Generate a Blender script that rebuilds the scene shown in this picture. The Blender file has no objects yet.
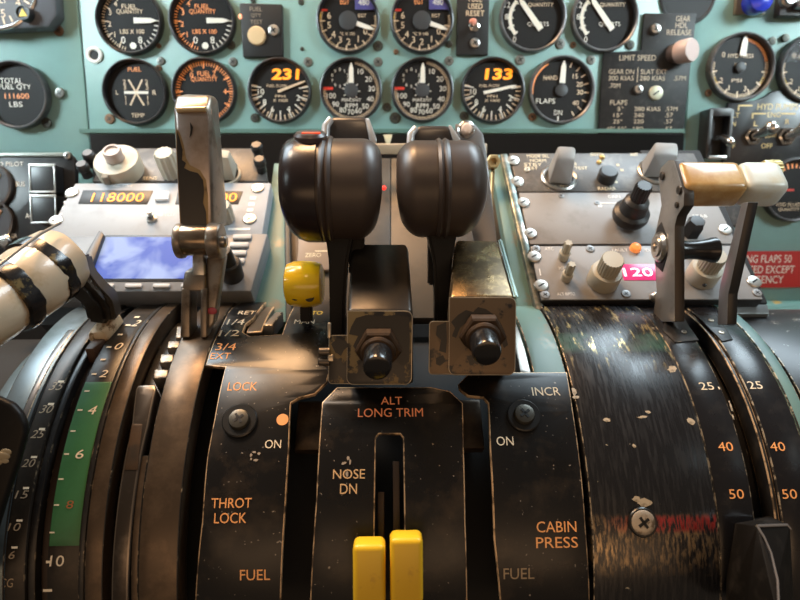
import bpy, bmesh, math, random
from mathutils import Vector, Matrix
random.seed(7)
rad = math.radians
COL = bpy.context.scene.collection

# ------------------------------------------------------------------ camera model (metres)
F = 600.0                                   # focal length in pixels of the 800 px frame
PITCH, YAW, CAMZ = rad(15), rad(-1.15), 1.20
CAM = Vector((0, 0, CAMZ))
ROT = Matrix.Rotation(YAW, 3, 'Z') @ Matrix.Rotation(math.pi/2 - PITCH, 3, 'X')
def ray(px, py): return ROT @ Vector(((px-400)/F, (300-py)/F, -1.0))
def P(px, py, d): return CAM + ray(px, py)*d
def plane_x(px, py, X):
    r = ray(px, py); return CAM + r*((X-CAM.x)/r.x)

# ------------------------------------------------------------------ the quadrant drum
YC, ZC, R = .370, CAMZ-.238, .134
def bend(v):
    th = -v.y/R; r = R+v.z
    return Vector((v.x, YC - r*math.sin(th), ZC + r*math.cos(th)))
def cyl(px, py, w=0.0):
    """point of the drum surface (flat x, flat y) seen at a pixel, and its depth"""
    r = ray(px, py); oy, oz = CAM.y-YC, CAM.z-ZC; rr = R+w
    a = r.y*r.y+r.z*r.z; b = 2*(oy*r.y+oz*r.z); c = oy*oy+oz*oz-rr*rr
    D = max(b*b-4*a*c, 0.0)
    t = (-b-math.sqrt(D))/(2*a); p = CAM+r*t
    th = math.atan2(-(p.y-YC), p.z-ZC)
    return p.x, -R*th, t
def CX(px, py, w=0.0): return cyl(px, py, w)[0]
def cframe(px, py, w=0.0):
    """local frame on the drum: x right, y away over the drum, z out"""
    x, y, t = cyl(px, py, w); th = -y/R
    o = bend(Vector((x, y, w)))
    return Matrix(((1, 0, 0, o.x), (0, math.cos(th), -math.sin(th), o.y), (0, math.sin(th), math.cos(th), o.z), (0, 0, 0, 1)))

class Plane:
    def __init__(s, o, el):
        s.o = o; s.ux = Vector((1, 0, 0)); s.uy = Vector((0, math.cos(rad(el)), math.sin(rad(el)))); s.n = s.ux.cross(s.uy)
    def hit(s, px, py, h=0.0):
        r = ray(px, py); t = (s.o + s.n*h - CAM).dot(s.n)/r.dot(s.n); return CAM + r*t
    def uv(s, px, py, h=0.0):
        d = s.hit(px, py, h) - s.o; return d.dot(s.ux), d.dot(s.uy)
    def M(s, px, py, h=0.0):
        p = s.hit(px, py, h)
        return Matrix(((s.ux.x, s.uy.x, s.n.x, p.x), (s.ux.y, s.uy.y, s.n.y, p.y), (s.ux.z, s.uy.z, s.n.z, p.z), (0, 0, 0, 1)))
    def sx(s, px, py, h=0.0): return (s.hit(px+.5, py, h)-s.hit(px-.5, py, h)).length
    def sy(s, px, py, h=0.0): return (s.hit(px, py+.5, h)-s.hit(px, py-.5, h)).length
    def base(s):
        return Matrix(((s.ux.x, s.uy.x, s.n.x, s.o.x), (s.ux.y, s.uy.y, s.n.y, s.o.y), (s.ux.z, s.uy.z, s.n.z, s.o.z), (0, 0, 0, 1)))
PANEL = Plane(P(388, 90, .51), 85)          # main instrument panel
CONS = Plane(P(388, 303, .386), 40.6)       # sloping radio consoles

# ------------------------------------------------------------------ materials
MATS = {}
def mat(name, col, rough=.5, metal=0.0, col2=None, scale=60.0, lo=.45, hi=.6, rough2=None, metal2=None, bump=0.0,
        emit=None, estr=0.0, aniso=(1, 1, 1), spec=.5, detail=6.0, coat=0.0, uv=False, rvar=0.0, speck=None):
    if name in MATS: return MATS[name]
    m = bpy.data.materials.new(name); m.use_nodes = True; nt = m.node_tree; N = nt.nodes; L = nt.links
    b = N['Principled BSDF']
    b.inputs['Base Color'].default_value = (*col, 1); b.inputs['Roughness'].default_value = rough
    b.inputs['Metallic'].default_value = metal; b.inputs['Specular IOR Level'].default_value = spec
    b.inputs['Coat Weight'].default_value = coat
    if emit: b.inputs['Emission Color'].default_value = (*emit, 1); b.inputs['Emission Strength'].default_value = estr
    if col2 or bump or rvar:
        tc = N.new('ShaderNodeTexCoord'); mp = N.new('ShaderNodeMapping'); mp.inputs['Scale'].default_value = aniso
        L.new(tc.outputs['UV' if uv else 'Object'], mp.inputs['Vector'])
        nz = N.new('ShaderNodeTexNoise'); nz.inputs['Scale'].default_value = scale; nz.inputs['Detail'].default_value = detail
        nz.inputs['Roughness'].default_value = .65
        L.new(mp.outputs[0], nz.inputs['Vector'])
        if col2:
            rp = N.new('ShaderNodeMapRange'); rp.inputs['From Min'].default_value = lo; rp.inputs['From Max'].default_value = hi
            L.new(nz.outputs['Fac'], rp.inputs['Value'])
            mx = N.new('ShaderNodeMix'); mx.data_type = 'RGBA'; mx.inputs['A'].default_value = (*col, 1); mx.inputs['B'].default_value = (*col2, 1)
            L.new(rp.outputs[0], mx.inputs['Factor']); res = mx.outputs['Result']
            if speck:
                n3 = N.new('ShaderNodeTexNoise'); n3.inputs['Scale'].default_value = 520; n3.inputs['Detail'].default_value = 2; L.new(mp.outputs[0], n3.inputs['Vector'])
                r3 = N.new('ShaderNodeMapRange'); r3.inputs['From Min'].default_value = .715; r3.inputs['From Max'].default_value = .75; L.new(n3.outputs['Fac'], r3.inputs['Value'])
                m3 = N.new('ShaderNodeMix'); m3.data_type = 'RGBA'; m3.inputs['B'].default_value = (*speck, 1); L.new(res, m3.inputs['A']); L.new(r3.outputs[0], m3.inputs['Factor']); res = m3.outputs['Result']
            L.new(res, b.inputs['Base Color'])
            for v2, v1, sock in ((rough2, rough, 'Roughness'), (metal2, metal, 'Metallic')):
                if v2 is not None:
                    q = N.new('ShaderNodeMapRange'); q.inputs['To Min'].default_value = v1; q.inputs['To Max'].default_value = v2
                    L.new(rp.outputs[0], q.inputs['Value']); L.new(q.outputs[0], b.inputs[sock])
        if rvar:
            n2 = N.new('ShaderNodeTexNoise'); n2.inputs['Scale'].default_value = scale*.35; n2.inputs['Detail'].default_value = 8
            L.new(mp.outputs[0], n2.inputs['Vector'])
            q = N.new('ShaderNodeMapRange'); q.inputs['From Min'].default_value = .3; q.inputs['From Max'].default_value = .7
            q.inputs['To Min'].default_value = max(rough-rvar, .05); q.inputs['To Max'].default_value = min(rough+rvar, 1)
            L.new(n2.outputs['Fac'], q.inputs['Value']); L.new(q.outputs[0], b.inputs['Roughness'])
        if bump:
            bp = N.new('ShaderNodeBump'); bp.inputs['Strength'].default_value = bump; bp.inputs['Distance'].default_value = .0005
            L.new(nz.outputs['Fac'], bp.inputs['Height']); L.new(bp.outputs[0], b.inputs['Normal'])
    MATS[name] = m; return m

def glass(name='gauge_glass'):
    if name in MATS: return MATS[name]
    m = bpy.data.materials.new(name); m.use_nodes = True; nt = m.node_tree; N = nt.nodes; L = nt.links
    N.remove(N['Principled BSDF']); o = N['Material Output']
    t = N.new('ShaderNodeBsdfTransparent'); g = N.new('ShaderNodeBsdfGlossy'); g.inputs['Roughness'].default_value = .05
    f = N.new('ShaderNodeFresnel'); f.inputs['IOR'].default_value = 1.10; x = N.new('ShaderNodeMixShader')
    L.new(f.outputs[0], x.inputs[0]); L.new(t.outputs[0], x.inputs[1]); L.new(g.outputs[0], x.inputs[2]); L.new(x.outputs[0], o.inputs['Surface'])
    MATS[name] = m; return m

# ------------------------------------------------------------------ mesh builder
_tmp = {}
def _text_mesh(s, bold=0.0):
    key = (s, bold)
    if key not in _tmp:
        cu = bpy.data.curves.new('t', 'FONT'); cu.body = s; cu.size = 1; cu.resolution_u = 3; cu.offset = bold
        ob = bpy.data.objects.new('t', cu); COL.objects.link(ob)
        dg = bpy.context.evaluated_depsgraph_get()
        me = bpy.data.meshes.new_from_object(ob.evaluated_get(dg))
        vs = [v.co.copy() for v in me.vertices]; fs = [tuple(p.vertices) for p in me.polygons]
        bpy.data.objects.remove(ob); bpy.data.curves.remove(cu); bpy.data.meshes.remove(me)
        x0 = min(v.x for v in vs); x1 = max(v.x for v in vs); y0 = min(v.y for v in vs); y1 = max(v.y for v in vs)
        _tmp[key] = ([Vector((v.x-(x0+x1)/2, v.y-(y0+y1)/2, 0)) for v in vs], fs, x1-x0, y1-y0)
    return _tmp[key]

class B:
    def __init__(s): s.bm = bmesh.new(); s.mi = 0
    def _merge(s, t, M=None, smooth=True):
        if M is not None: t.transform(M)
        for f in t.faces: f.smooth = smooth
        n = len(s.bm.faces); me = bpy.data.meshes.new('m'); t.to_mesh(me); t.free(); s.bm.from_mesh(me); bpy.data.meshes.remove(me)
        s.bm.faces.ensure_lookup_table()
        for i in range(n, len(s.bm.faces)): s.bm.faces[i].material_index = s.mi
        return s
    def box(s, c, d, bev=0.0, M=None, seg=3):
        t = bmesh.new(); bmesh.ops.create_cube(t, size=1); bmesh.ops.scale(t, vec=d, verts=t.verts)
        if bev: bmesh.ops.bevel(t, geom=t.edges[:], offset=bev, segments=seg, affect='EDGES', profile=.5)
        bmesh.ops.translate(t, vec=c, verts=t.verts); return s._merge(t, M)
    def lathe(s, prof, seg=40, M=None):
        t = bmesh.new(); rings = []
        for r, z in prof:
            if r < 1e-7: rings.append([t.verts.new((0, 0, z))])
            else: rings.append([t.verts.new((r*math.cos(2*math.pi*i/seg), r*math.sin(2*math.pi*i/seg), z)) for i in range(seg)])
        for a, b in zip(rings, rings[1:]):
            for i in range(seg):
                j = (i+1) % seg
                if len(a) == 1 and len(b) == 1: continue
                if len(a) == 1: t.faces.new((a[0], b[i], b[j]))
                elif len(b) == 1: t.faces.new((a[i], a[j], b[0]))
                else: t.faces.new((a[i], a[j], b[j], b[i]))
        bmesh.ops.recalc_face_normals(t, faces=t.faces); return s._merge(t, M)
    def flute(s, r, h, n, depth, M=None, top=.85, seg=4):
        """fluted or knurled knob body"""
        t = bmesh.new(); m = n*seg; rings = []
        for rr, z in ((1, 0), (1, h*.9), (top, h)):
            rings.append([t.verts.new(((r*rr-(depth if (i % seg) < seg//2 else 0))*math.cos(2*math.pi*i/m), (r*rr-(depth if (i % seg) < seg//2 else 0))*math.sin(2*math.pi*i/m), z)) for i in range(m)])
        for a, b in zip(rings, rings[1:]):
            for i in range(m): t.faces.new((a[i], a[(i+1) % m], b[(i+1) % m], b[i]))
        t.faces.new(rings[-1]); return s._merge(t, M, smooth=False)
    def prism(s, pts, z0, z1, bev=0.0, M=None, seg=2, top=1.0):
        t = bmesh.new(); n = len(pts)
        cx = sum(p[0] for p in pts)/n; cy = sum(p[1] for p in pts)/n
        a = [t.verts.new((x, y, z0)) for x, y in pts]; b = [t.verts.new((cx+(x-cx)*top, cy+(y-cy)*top, z1)) for x, y in pts]
        t.faces.new(a); t.faces.new(b)
        for i in range(n): t.faces.new((a[i], a[(i+1) % n], b[(i+1) % n], b[i]))
        bmesh.ops.recalc_face_normals(t, faces=t.faces)
        if bev: bmesh.ops.bevel(t, geom=t.edges[:], offset=bev, segments=seg, affect='EDGES', profile=.5, clamp_overlap=True)
        return s._merge(t, M)
    def hull(s, pts, bev=0.0, M=None, seg=2):
        t = bmesh.new(); vs = [t.verts.new(p) for p in pts]; r = bmesh.ops.convex_hull(t, input=vs)
        bmesh.ops.delete(t, geom=[g for g in r['geom_interior'] if isinstance(g, bmesh.types.BMVert)], context='VERTS')
        bmesh.ops.dissolve_limit(t, angle_limit=rad(3), verts=t.verts[:], edges=t.edges[:])
        if bev: bmesh.ops.bevel(t, geom=t.edges[:], offset=bev, segments=seg, affect='EDGES', profile=.5, clamp_overlap=True)
        return s._merge(t, M)
    def tube(s, pts, rads, seg=16, M=None, flat=1.0, up=None, cap=True):
        t = bmesh.new(); rings = []; n = len(pts); pts = [Vector(p) for p in pts]
        if not hasattr(rads, '__len__'): rads = [rads]*n
        ref = Vector(up) if up else Vector((1, 0, 0))
        for i, p in enumerate(pts):
            d = (pts[min(i+1, n-1)]-pts[max(i-1, 0)]).normalized()
            a = (ref - d*ref.dot(d))
            if a.length < 1e-4: a = d.orthogonal()
            a.normalize(); b = d.cross(a)
            rings.append([t.verts.new(p + (a*math.cos(2*math.pi*k/seg) + b*flat*math.sin(2*math.pi*k/seg))*rads[i]) for k in range(seg)])
        for a, b in zip(rings, rings[1:]):
            for i in range(seg): t.faces.new((a[i], a[(i+1) % seg], b[(i+1) % seg], b[i]))
        if cap: t.faces.new(rings[0]); t.faces.new(rings[-1])
        bmesh.ops.recalc_face_normals(t, faces=t.faces); return s._merge(t, M)
    def bar(s, pts, w, h, bev=.001, side=(1, 0, 0)):
        """rectangular bar swept along points; w along side, h across it (numbers or lists)"""
        t = bmesh.new(); rings = []; n = len(pts); pts = [Vector(p) for p in pts]; sd = Vector(side)
        W = w if hasattr(w, '__len__') else [w]*n; H = h if hasattr(h, '__len__') else [h]*n
        for i, p in enumerate(pts):
            d = (pts[min(i+1, n-1)]-pts[max(i-1, 0)]).normalized(); a = (sd-d*sd.dot(d)).normalized(); b = d.cross(a)
            rings.append([t.verts.new(p+a*x*W[i]/2+b*y*H[i]/2) for x, y in ((1, 1), (-1, 1), (-1, -1), (1, -1))])
        for a, b in zip(rings, rings[1:]):
            for i in range(4): t.faces.new((a[i], a[(i+1) % 4], b[(i+1) % 4], b[i]))
        t.faces.new(rings[0]); t.faces.new(rings[-1])
        bmesh.ops.recalc_face_normals(t, faces=t.faces)
        if bev: bmesh.ops.bevel(t, geom=t.edges[:], offset=bev, segments=2, affect='EDGES', clamp_overlap=True)
        return s._merge(t)
    def sphere(s, c, r, M=None, sc=(1, 1, 1)):
        t = bmesh.new(); bmesh.ops.create_uvsphere(t, u_segments=24, v_segments=14, radius=r); bmesh.ops.scale(t, vec=sc, verts=t.verts)
        bmesh.ops.translate(t, vec=c, verts=t.verts); return s._merge(t, M)
    def text(s, st, x, y, h, w=None, rot=0.0, z=0.0, bold=0.0, shear=0.0):
        vs, fs, tw, th = _text_mesh(st, bold)
        ky = h/th; kx = (w/tw) if w else ky
        c, q = math.cos(rot), math.sin(rot)
        V = []
        for v in vs:
            a, b = v.x*kx+shear*v.y*ky, v.y*ky
            V.append(s.bm.verts.new((x+a*c-b*q, y+a*q+b*c, z)))
        for f in fs:
            try: g = s.bm.faces.new([V[i] for i in f])
            except ValueError: continue
            g.material_index = s.mi
        return s
    def quad(s, x, y, w, h, rot=0.0, z=0.0):
        c, q = math.cos(rot), math.sin(rot)
        g = s.bm.faces.new([s.bm.verts.new((x+a*c-b*q, y+a*q+b*c, z)) for a, b in ((-w/2, -h/2), (w/2, -h/2), (w/2, h/2), (-w/2, h/2))])
        g.material_index = s.mi; return s
    def poly(s, pts, z=0.0):
        g = s.bm.faces.new([s.bm.verts.new((x, y, z)) for x, y in pts]); g.material_index = s.mi
        if g.normal.z < 0: g.normal_flip()
        return s
    def disc(s, x, y, r, z=0.0, n=28): return s.poly([(x+r*math.cos(2*math.pi*i/n), y+r*math.sin(2*math.pi*i/n)) for i in range(n)], z)
    def warp(s, f):
        for v in s.bm.verts: v.co = f(v.co)
        return s
    def cut(s, step=.0035):
        ys = [v.co.y for v in s.bm.verts]; y = min(ys)+step
        while y < max(ys):
            bmesh.ops.bisect_plane(s.bm, geom=s.bm.verts[:]+s.bm.edges[:]+s.bm.faces[:], plane_co=(0, y, 0), plane_no=(0, 1, 0), dist=1e-7); y += step
        return s
    def bent(s, step=.0035):
        if step: s.cut(step)
        uvl = s.bm.loops.layers.uv.new('flat')
        for f in s.bm.faces:
            for l in f.loops: l[uvl].uv = (l.vert.co.x, l.vert.co.y)
        return s.warp(bend)

def tag(o, label=None, cat=None, group=None, kind=None):
    if label: o['label'] = label
    if cat: o['category'] = cat
    if group: o['group'] = group
    if kind: o['kind'] = kind
    return o
def obj(name, b, mats, parent=None, M=None, world=False, ang=35):
    """link builder b as ONE mesh object. M: matrix of a top-level object; world: mesh is in world coordinates"""
    if not isinstance(mats, (list, tuple)): mats = [mats]
    bm = b.bm
    me = bpy.data.meshes.new(name); o = bpy.data.objects.new(name, me); COL.objects.link(o)
    if parent is not None:
        o.parent = parent
        if world: bm.transform(parent.matrix_world.inverted())
        # origin of the part at its own middle
        c = sum((v.co for v in bm.verts), Vector())/max(len(bm.verts), 1)
        bmesh.ops.translate(bm, vec=-c, verts=bm.verts); o.location = c
        o.matrix_world = parent.matrix_world @ Matrix.Translation(c)
    elif M is not None: o.matrix_world = M
    else:
        c = sum((v.co for v in bm.verts), Vector())/max(len(bm.verts), 1)
        bmesh.ops.translate(bm, vec=-c, verts=bm.verts); o.matrix_world = Matrix.Translation(c)
    bm.to_mesh(me); bm.free()
    for m in mats: me.materials.append(m)
    try: me.set_sharp_from_angle(angle=rad(ang))
    except Exception: pass
    return o
def empty(name, M, label, cat, group=None, kind=None):
    o = bpy.data.objects.new(name, None); COL.objects.link(o); o.empty_display_size = .01
    o.matrix_world = M if isinstance(M, Matrix) else Matrix.Translation(M)
    return tag(o, label, cat, group, kind)

def flat_plate(outline, holes=(), w0=-.001, w1=.0015, bev=.0004, sides=False):
    """plate from flat outlines: curve fill with holes, bevelled; slot 1 = its edges"""
    cu = bpy.data.curves.new('c', 'CURVE'); cu.dimensions = '2D'; cu.fill_mode = 'BOTH'
    for ring in [outline]+list(holes):
        sp = cu.splines.new('POLY'); sp.points.add(len(ring)-1); sp.use_cyclic_u = True
        for p, q in zip(sp.points, ring): p.co = (q[0], q[1], 0, 1)
    cu.extrude = (w1-w0)/2-bev; cu.bevel_depth = bev; cu.bevel_resolution = 1; cu.offset = -bev
    ob = bpy.data.objects.new('c', cu); COL.objects.link(ob)
    me = bpy.data.meshes.new_from_object(ob.evaluated_get(bpy.context.evaluated_depsgraph_get()))
    b = B(); b.bm.from_mesh(me)
    for l in list(b.bm.loops.layers.uv.values()): b.bm.loops.layers.uv.remove(l)
    bpy.data.objects.remove(ob); bpy.data.curves.remove(cu); bpy.data.meshes.remove(me)
    bmesh.ops.remove_doubles(b.bm, verts=b.bm.verts, dist=1e-6)
    bmesh.ops.recalc_face_normals(b.bm, faces=b.bm.faces)
    for f in b.bm.faces: f.material_index = 0 if abs(f.normal.z) > .95 or (not sides and abs(f.normal.z) < .3) else 1; f.smooth = True
    bmesh.ops.translate(b.bm, vec=(0, 0, (w0+w1)/2), verts=b.bm.verts)
    return b
def cpts(pts, w=0.0, back=.035):
    out = []
    for px, py in pts:
        x, y, t = cyl(px, max(py, 311), w); out.append((x, back if py <= 308 else y))
    return out
def cplate(name, pts, mats, parent, w0=-.001, w1=.0015, holes=(), bev=.0006):
    b = flat_plate(cpts(pts, w1), [cpts(h, w1) for h in holes], w0, w1, bev, sides=True).bent()
    return obj(name, b, mats, parent, world=True)
Y0, Y1 = R*rad(30), -R*rad(105)              # back and front ends of the bent strips
def strip(name, x0, x1, w0, w1, mats, parent=None, y0=Y0, y1=Y1, bev=.0006, **k):
    b = flat_plate([(x0, y1), (x1, y1), (x1, y0), (x0, y0)], (), w0, w1, bev).bent()
    return obj(name, b, mats, parent, world=True, **k)
def ctext(items, w):
    """lettering lying on the drum: (string, centre px, centre py, width px, height px, slot)"""
    b = B()
    for it in items:
        st, px, py, wp, hp = it[:5]; b.mi = it[5] if len(it) > 5 else 0; sh = it[6] if len(it) > 6 else 0
        x, y, t = cyl(px, py, w); ys = cyl(px, py-hp/2, w)[1]-cyl(px, py+hp/2, w)[1]
        if st == '-': b.quad(x, y, wp*t/F, ys, z=w)
        elif st == 'o': b.disc(x, y, wp*t/F/2, z=w)
        else: b.text(st, x, y, ys, wp*t/F, z=w, shear=sh)
    return b.bent(None)

def letters(root, items, w, mats):
    """each legend its own part; the tick marks of one scale together"""
    tk = [i for i in items if i[0] in '-o']
    for i in items:
        if i[0] not in '-o': obj('lettering', ctext([i], w), mats, root, world=True)
    if tk: obj('tick_marks', ctext(tk, w), mats, root, world=True)
def chips(root, items, w, m):
    for it in items:
        px, py, wp, hp = it[:4]; rot = it[4] if len(it) > 4 else 0
        cx, cy, t = cyl(px, py, w); sy = abs(cyl(px, py-1, w)[1]-cyl(px, py+1, w)[1])/2; b = B()
        q = [(wp*.5*t/F*math.cos(a)*random.uniform(.6, 1.2), hp*.5*sy*math.sin(a)*random.uniform(.6, 1.2)) for a in [i*math.pi/6 for i in range(12)]]
        b.poly([(cx+x*math.cos(rot)-y*math.sin(rot), cy+x*math.sin(rot)+y*math.cos(rot)) for x, y in q], w)
        obj('paint_chip', b.bent(None), m, root, world=True)
def screw(parent, M, r, h=.0015, mats=None, washer=0.0, name='screw', slot=False):
    b = B()
    if washer: b.mi = 1; b.lathe([(washer, 0), (washer, .0012), (washer*.93, .0017), (r*.98, .0017), (r*.9, .001), (0, .001)], 32, M); b.mi = 0
    z = .0012 if washer else 0
    b.lathe([(r, z), (r, z+h*.5), (r*.9, z+h*.85), (r*.6, z+h), (0, z+h)], 28, M)
    b.mi = 2
    b.box((0, 0, z+h), (r*1.05, r*.24, h*.16), 0, M @ Matrix.Rotation(.6, 4, 'Z'))
    if not slot: b.box((0, 0, z+h), (r*.24, r*1.05, h*.16), 0, M @ Matrix.Rotation(.6, 4, 'Z'))
    return obj(name, b, mats or [mat('screw_steel', (.42, .4, .37), .35, .9), mat('washer_black', (.010, .0095, .009), .16), mat('recess', (.006, .006, .006), .6)], parent, world=True)

def facepatch(name, pts, k, m, parent, fn):
    t = B(); bmx = t.bm; v = [bmx.verts.new(fn(x, y, k)) for x, y in pts]; f = bmx.faces.new(v); r = bmesh.ops.extrude_face_region(bmx, geom=[f])
    d = (fn(pts[0][0], pts[0][1], k)-CAM).normalized()*.0006
    for q in r['geom']:
        if isinstance(q, bmesh.types.BMVert): q.co += d
    bmesh.ops.recalc_face_normals(bmx, faces=bmx.faces); return obj(name, t, m, parent, world=True)

def PM(px, py, h=.0012, top=.006):
    """frame on the instrument panel whose front (top above the sheet) is seen at the pixel"""
    return PANEL.M(px, py, top) @ Matrix.Translation((0, 0, h-top))
# ------------------------------------------------------------------ palette
teal = mat('teal_paint', (.195, .34, .318), .42, 0, (.175, .29, .265), 14, .35, .7, rvar=.08, bump=.05)
tealw = mat('teal_worn', (.125, .23, .215), .45, 0, (.22, .21, .17), 45, .56, .66, .4, .3)
blk = mat('black_paint', (.012, .012, .013), .38, 0, (.03, .028, .026), 90, .5, .7, rvar=.1)
blkm = mat('black_matte', (.009, .009, .01), .7)
dial = mat('dial_black', (.011, .0095, .009), .55, spec=.2)
bezel = mat('bezel_black', (.02, .02, .022), .32, .2, (.07, .068, .065), 160, .55, .7)
bezgrey = mat('bezel_grey', (.10, .10, .105), .35, .5, (.2, .19, .18), 160, .5, .7)
white = mat('marking_white', (.70, .64, .55), .5, emit=(1, .8, .6), estr=.10)
cream = mat('marking_cream', (.62, .46, .31), .5, emit=(1, .65, .35), estr=.12)
amber = mat('marking_amber', (.80, .28, .10), .5, emit=(1, .33, .08), estr=.35)
redm = mat('marking_red', (.7, .04, .02), .5)
yelm = mat('marking_yellow', (.8, .5, .03), .5)
seg = mat('segment_orange', (.9, .3, .02), .5, emit=(1, .30, .012), estr=1.1)
steel = mat('steel', (.45, .44, .42), .3, .95, (.2, .19, .18), 200, .5, .75)
screwm = [mat('screw_dark', (.11, .105, .09), .4, .8), mat('washer_black', (.012, .012, .012), .3), mat('recess', (.006, .006, .006), .6)]
silver = mat('silver_bright', (.72, .71, .69), .22, 1.0)
gl = glass()

# ------------------------------------------------------------------ the setting
b = B(); b.box((0, .3, -.01), (1.6, 2.0, .02)); tag(obj('floor', b, mat('floor_grey', (.05, .05, .055), .8)), kind='structure')
# black sheet as firewall, its colour giving the dark void behind the panel
b = B(); b.box((0, .70, .65), (1.5, .02, 1.3)); tag(obj('wall_front', b, blkm), kind='structure')
# pedestal: dark carcass under the quadrant, and the recessed drum the cover plates sit over
ped = empty('pedestal', Vector((0, YC, 0)), 'black centre pedestal carcass', None, kind='structure'); del ped['label']
b = B(); b.box((0, YC, .40), (.56, .22, .80)); obj('carcass', b, blkm, ped, world=True)
drumm = mat('inner_drum', (.006, .006, .006), .8)
b = B(); b.lathe([(0, -.26), (R-.026, -.26), (R-.026, .26), (0, .26)], 120, Matrix.Translation((0, YC, ZC)) @ Matrix.Rotation(math.pi/2, 4, 'Y')); obj('inner_drum', b, drumm, ped, world=True)
b = B(); b.box((0, YC+.13, .44), (.56, .24, .88)); obj('console_carcass', b, blkm, ped, world=True)

# ------------------------------------------------------------------ instrument panel: three teal sheets
def sheet(pts, h=0.0, t=.003, holes=()):
    q = [PANEL.uv(x, y, h) for x, y in pts]; b = B(); b.prism(q, h-t, h, .0008); return b.warp(lambda v: PANEL.base() @ v)
ip = empty('instrument_panel', PANEL.base(), 'x', None, kind='structure'); del ip['label']
obj('centre_sheet', sheet([(73, -72), (90, 134), (684, 134), (698, -72)], .0015), teal, ip, world=True)
obj('left_sheet', sheet([(-190, -72), (71.5, -72), (88.5, 134), (96, 230), (-190, 230)]), teal, ip, world=True)
obj('right_sheet', sheet([(699.5, -72), (685.5, 134), (672, 345), (980, 345), (980, -72)]), teal, ip, world=True)
b = B(); b.bar([PANEL.hit(80, 131, .003), PANEL.hit(684, 131, .003)], .0035, .004, .0005, side=(0, 0, 1)); obj('lower_edge', b, mat('teal_edge', (.09, .17, .14), .45), ip, world=True)
for i, (x, y, r, k) in enumerate([(59, 31, 5, 2), (60, 93, 5, 0), (47, 123, 5, 1), (161, 61, 4, 0), (110, 119, 5, 2), (231, 45, 4.5, 1), (233, 62, 4.5, 0), (255, 118, 4.5, 1),
        (302, 49, 2, 1), (308, 62, 4.5, 0), (378, 46, 5, 1), (378, 62, 4.5, 0), (396, 52, 2.5, 2), (387, 107, 4, 1), (395, 118, 5.5, 1), (449, 44, 3.5, 1), (449, 61, 4.5, 0),
        (464, 116, 4.5, 1), (520, 60, 5, 0), (560, 44, 5, 0), (573, 45, 3, 2), (591, 60, 4.5, 0), (532, 117, 4, 2), (630, 45, 4.5, 1), (708, 93, 3.5, 2), (772, 41, 4, 1), (785, 38, 4, 1),
        (159, 46, 2.5, 2), (159, 68, 3, 2), (301, 2, 3, 1), (253, 0, 3, 1)]):
    s = PANEL.sx(x, y)
    screw(ip, PANEL.M(x, y, .0015), r*s, .0015, [[mat('screw_zinc', (.17, .17, .155), .4, .7), mat('screw_olive', (.06, .062, .05), .45, .6), mat('screw_rust', (.16, .085, .045), .55, .5)][k], MATS['washer_black'], MATS['recess']])
s = PANEL.sx(92, 54)
b = B(); M = PM(92, 54, .0015); b.lathe([(8*s, 0), (8*s, .0012), (6.5*s, .0018), (5*s, .0014), (4.6*s, .0004)], 32, M); b.mi = 1; b.lathe([(4.7*s, .0005), (0, .0005)], 24, M)
obj('lamp_socket', b, [mat('socket_white', (.7, .7, .66), .35), blkm], ip, world=True)

# ------------------------------------------------------------------ round gauges
def ang(a): return rad(90-a)                 # clock degrees to math angle
def gauge(label, cat, px, py, rp, marks, pointer=None, group=None, rim=None, name='gauge', depth=.006, face=dial, extra=None, ptr_mat=None, hub=0):
    """marks(b, s): draws on the dial in px units, x right, y up; slots: white, cream, amber, red, yellow, segment"""
    M = PM(px, py, .0012); s = PANEL.sx(px, py); r = rp*s
    root = empty(name, M, label, cat, group)
    b = B(); b.lathe([(r, 0), (r, depth), (r*.985, depth+.0012), (r*.95, depth+.0016), (r*.915, depth+.0006), (r*.90, depth-.002), (r*.90, .0015)], 56)
    obj('bezel', b, rim or bezel, root)
    b = B(); b.lathe([(r*.905, .001), (r*.905, .002), (0, .002)], 56); obj('dial', b, face, root)
    b = B(); marks(b, s); b.warp(lambda v: Vector((v.x*s, v.y*s, v.z*s+.0023))); obj('markings', b, [white, cream, amber, redm, yelm, seg, blkm], root)
    if pointer:
        a, tip, tail, w = pointer
        b = B(); c, q = math.cos(ang(a)), math.sin(ang(a))
        b.prism([(tail*s, -w*.5*s), (tip*.8*s, -w*.42*s), (tip*s, -.4*s), (tip*s, .4*s), (tip*.8*s, w*.42*s), (tail*s, w*.5*s)], .0032, .0038, 0, Matrix.Rotation(ang(a), 4, 'Z'))
        obj('pointer', b, ptr_mat or white, root)
    if hub: b = B(); b.lathe([(hub*s, .0025), (hub*s, .0042), (hub*.85*s, .0046), (0, .0046)], 28); obj('hub', b, mat('hub_grey', (.035, .035, .037), .5), root)
    if extra: extra(root, s)
    b = B(); b.disc(0, 0, r*.91, depth-.0008, 40); obj('glass', b, gl, root)
    return root
def ticks(b, r0, r1, a0, a1, n, w, mi=0, every=None, r0b=None):
    b.mi = mi
    for i in range(n):
        a = ang(a0+(a1-a0)*i/(n-1)); ri = r0b if (every and i % every == 0) else r0; rm = (ri+r1)/2
        b.quad(rm*math.cos(a), rm*math.sin(a), r1-ri, w*(1.4 if every and i % every == 0 else 1), a)
def nums(b, items, r, h, mi=0):
    b.mi = mi
    for st, a in items: b.text(st, r*math.cos(ang(a)), r*math.sin(ang(a)), h, z=.02)

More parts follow.
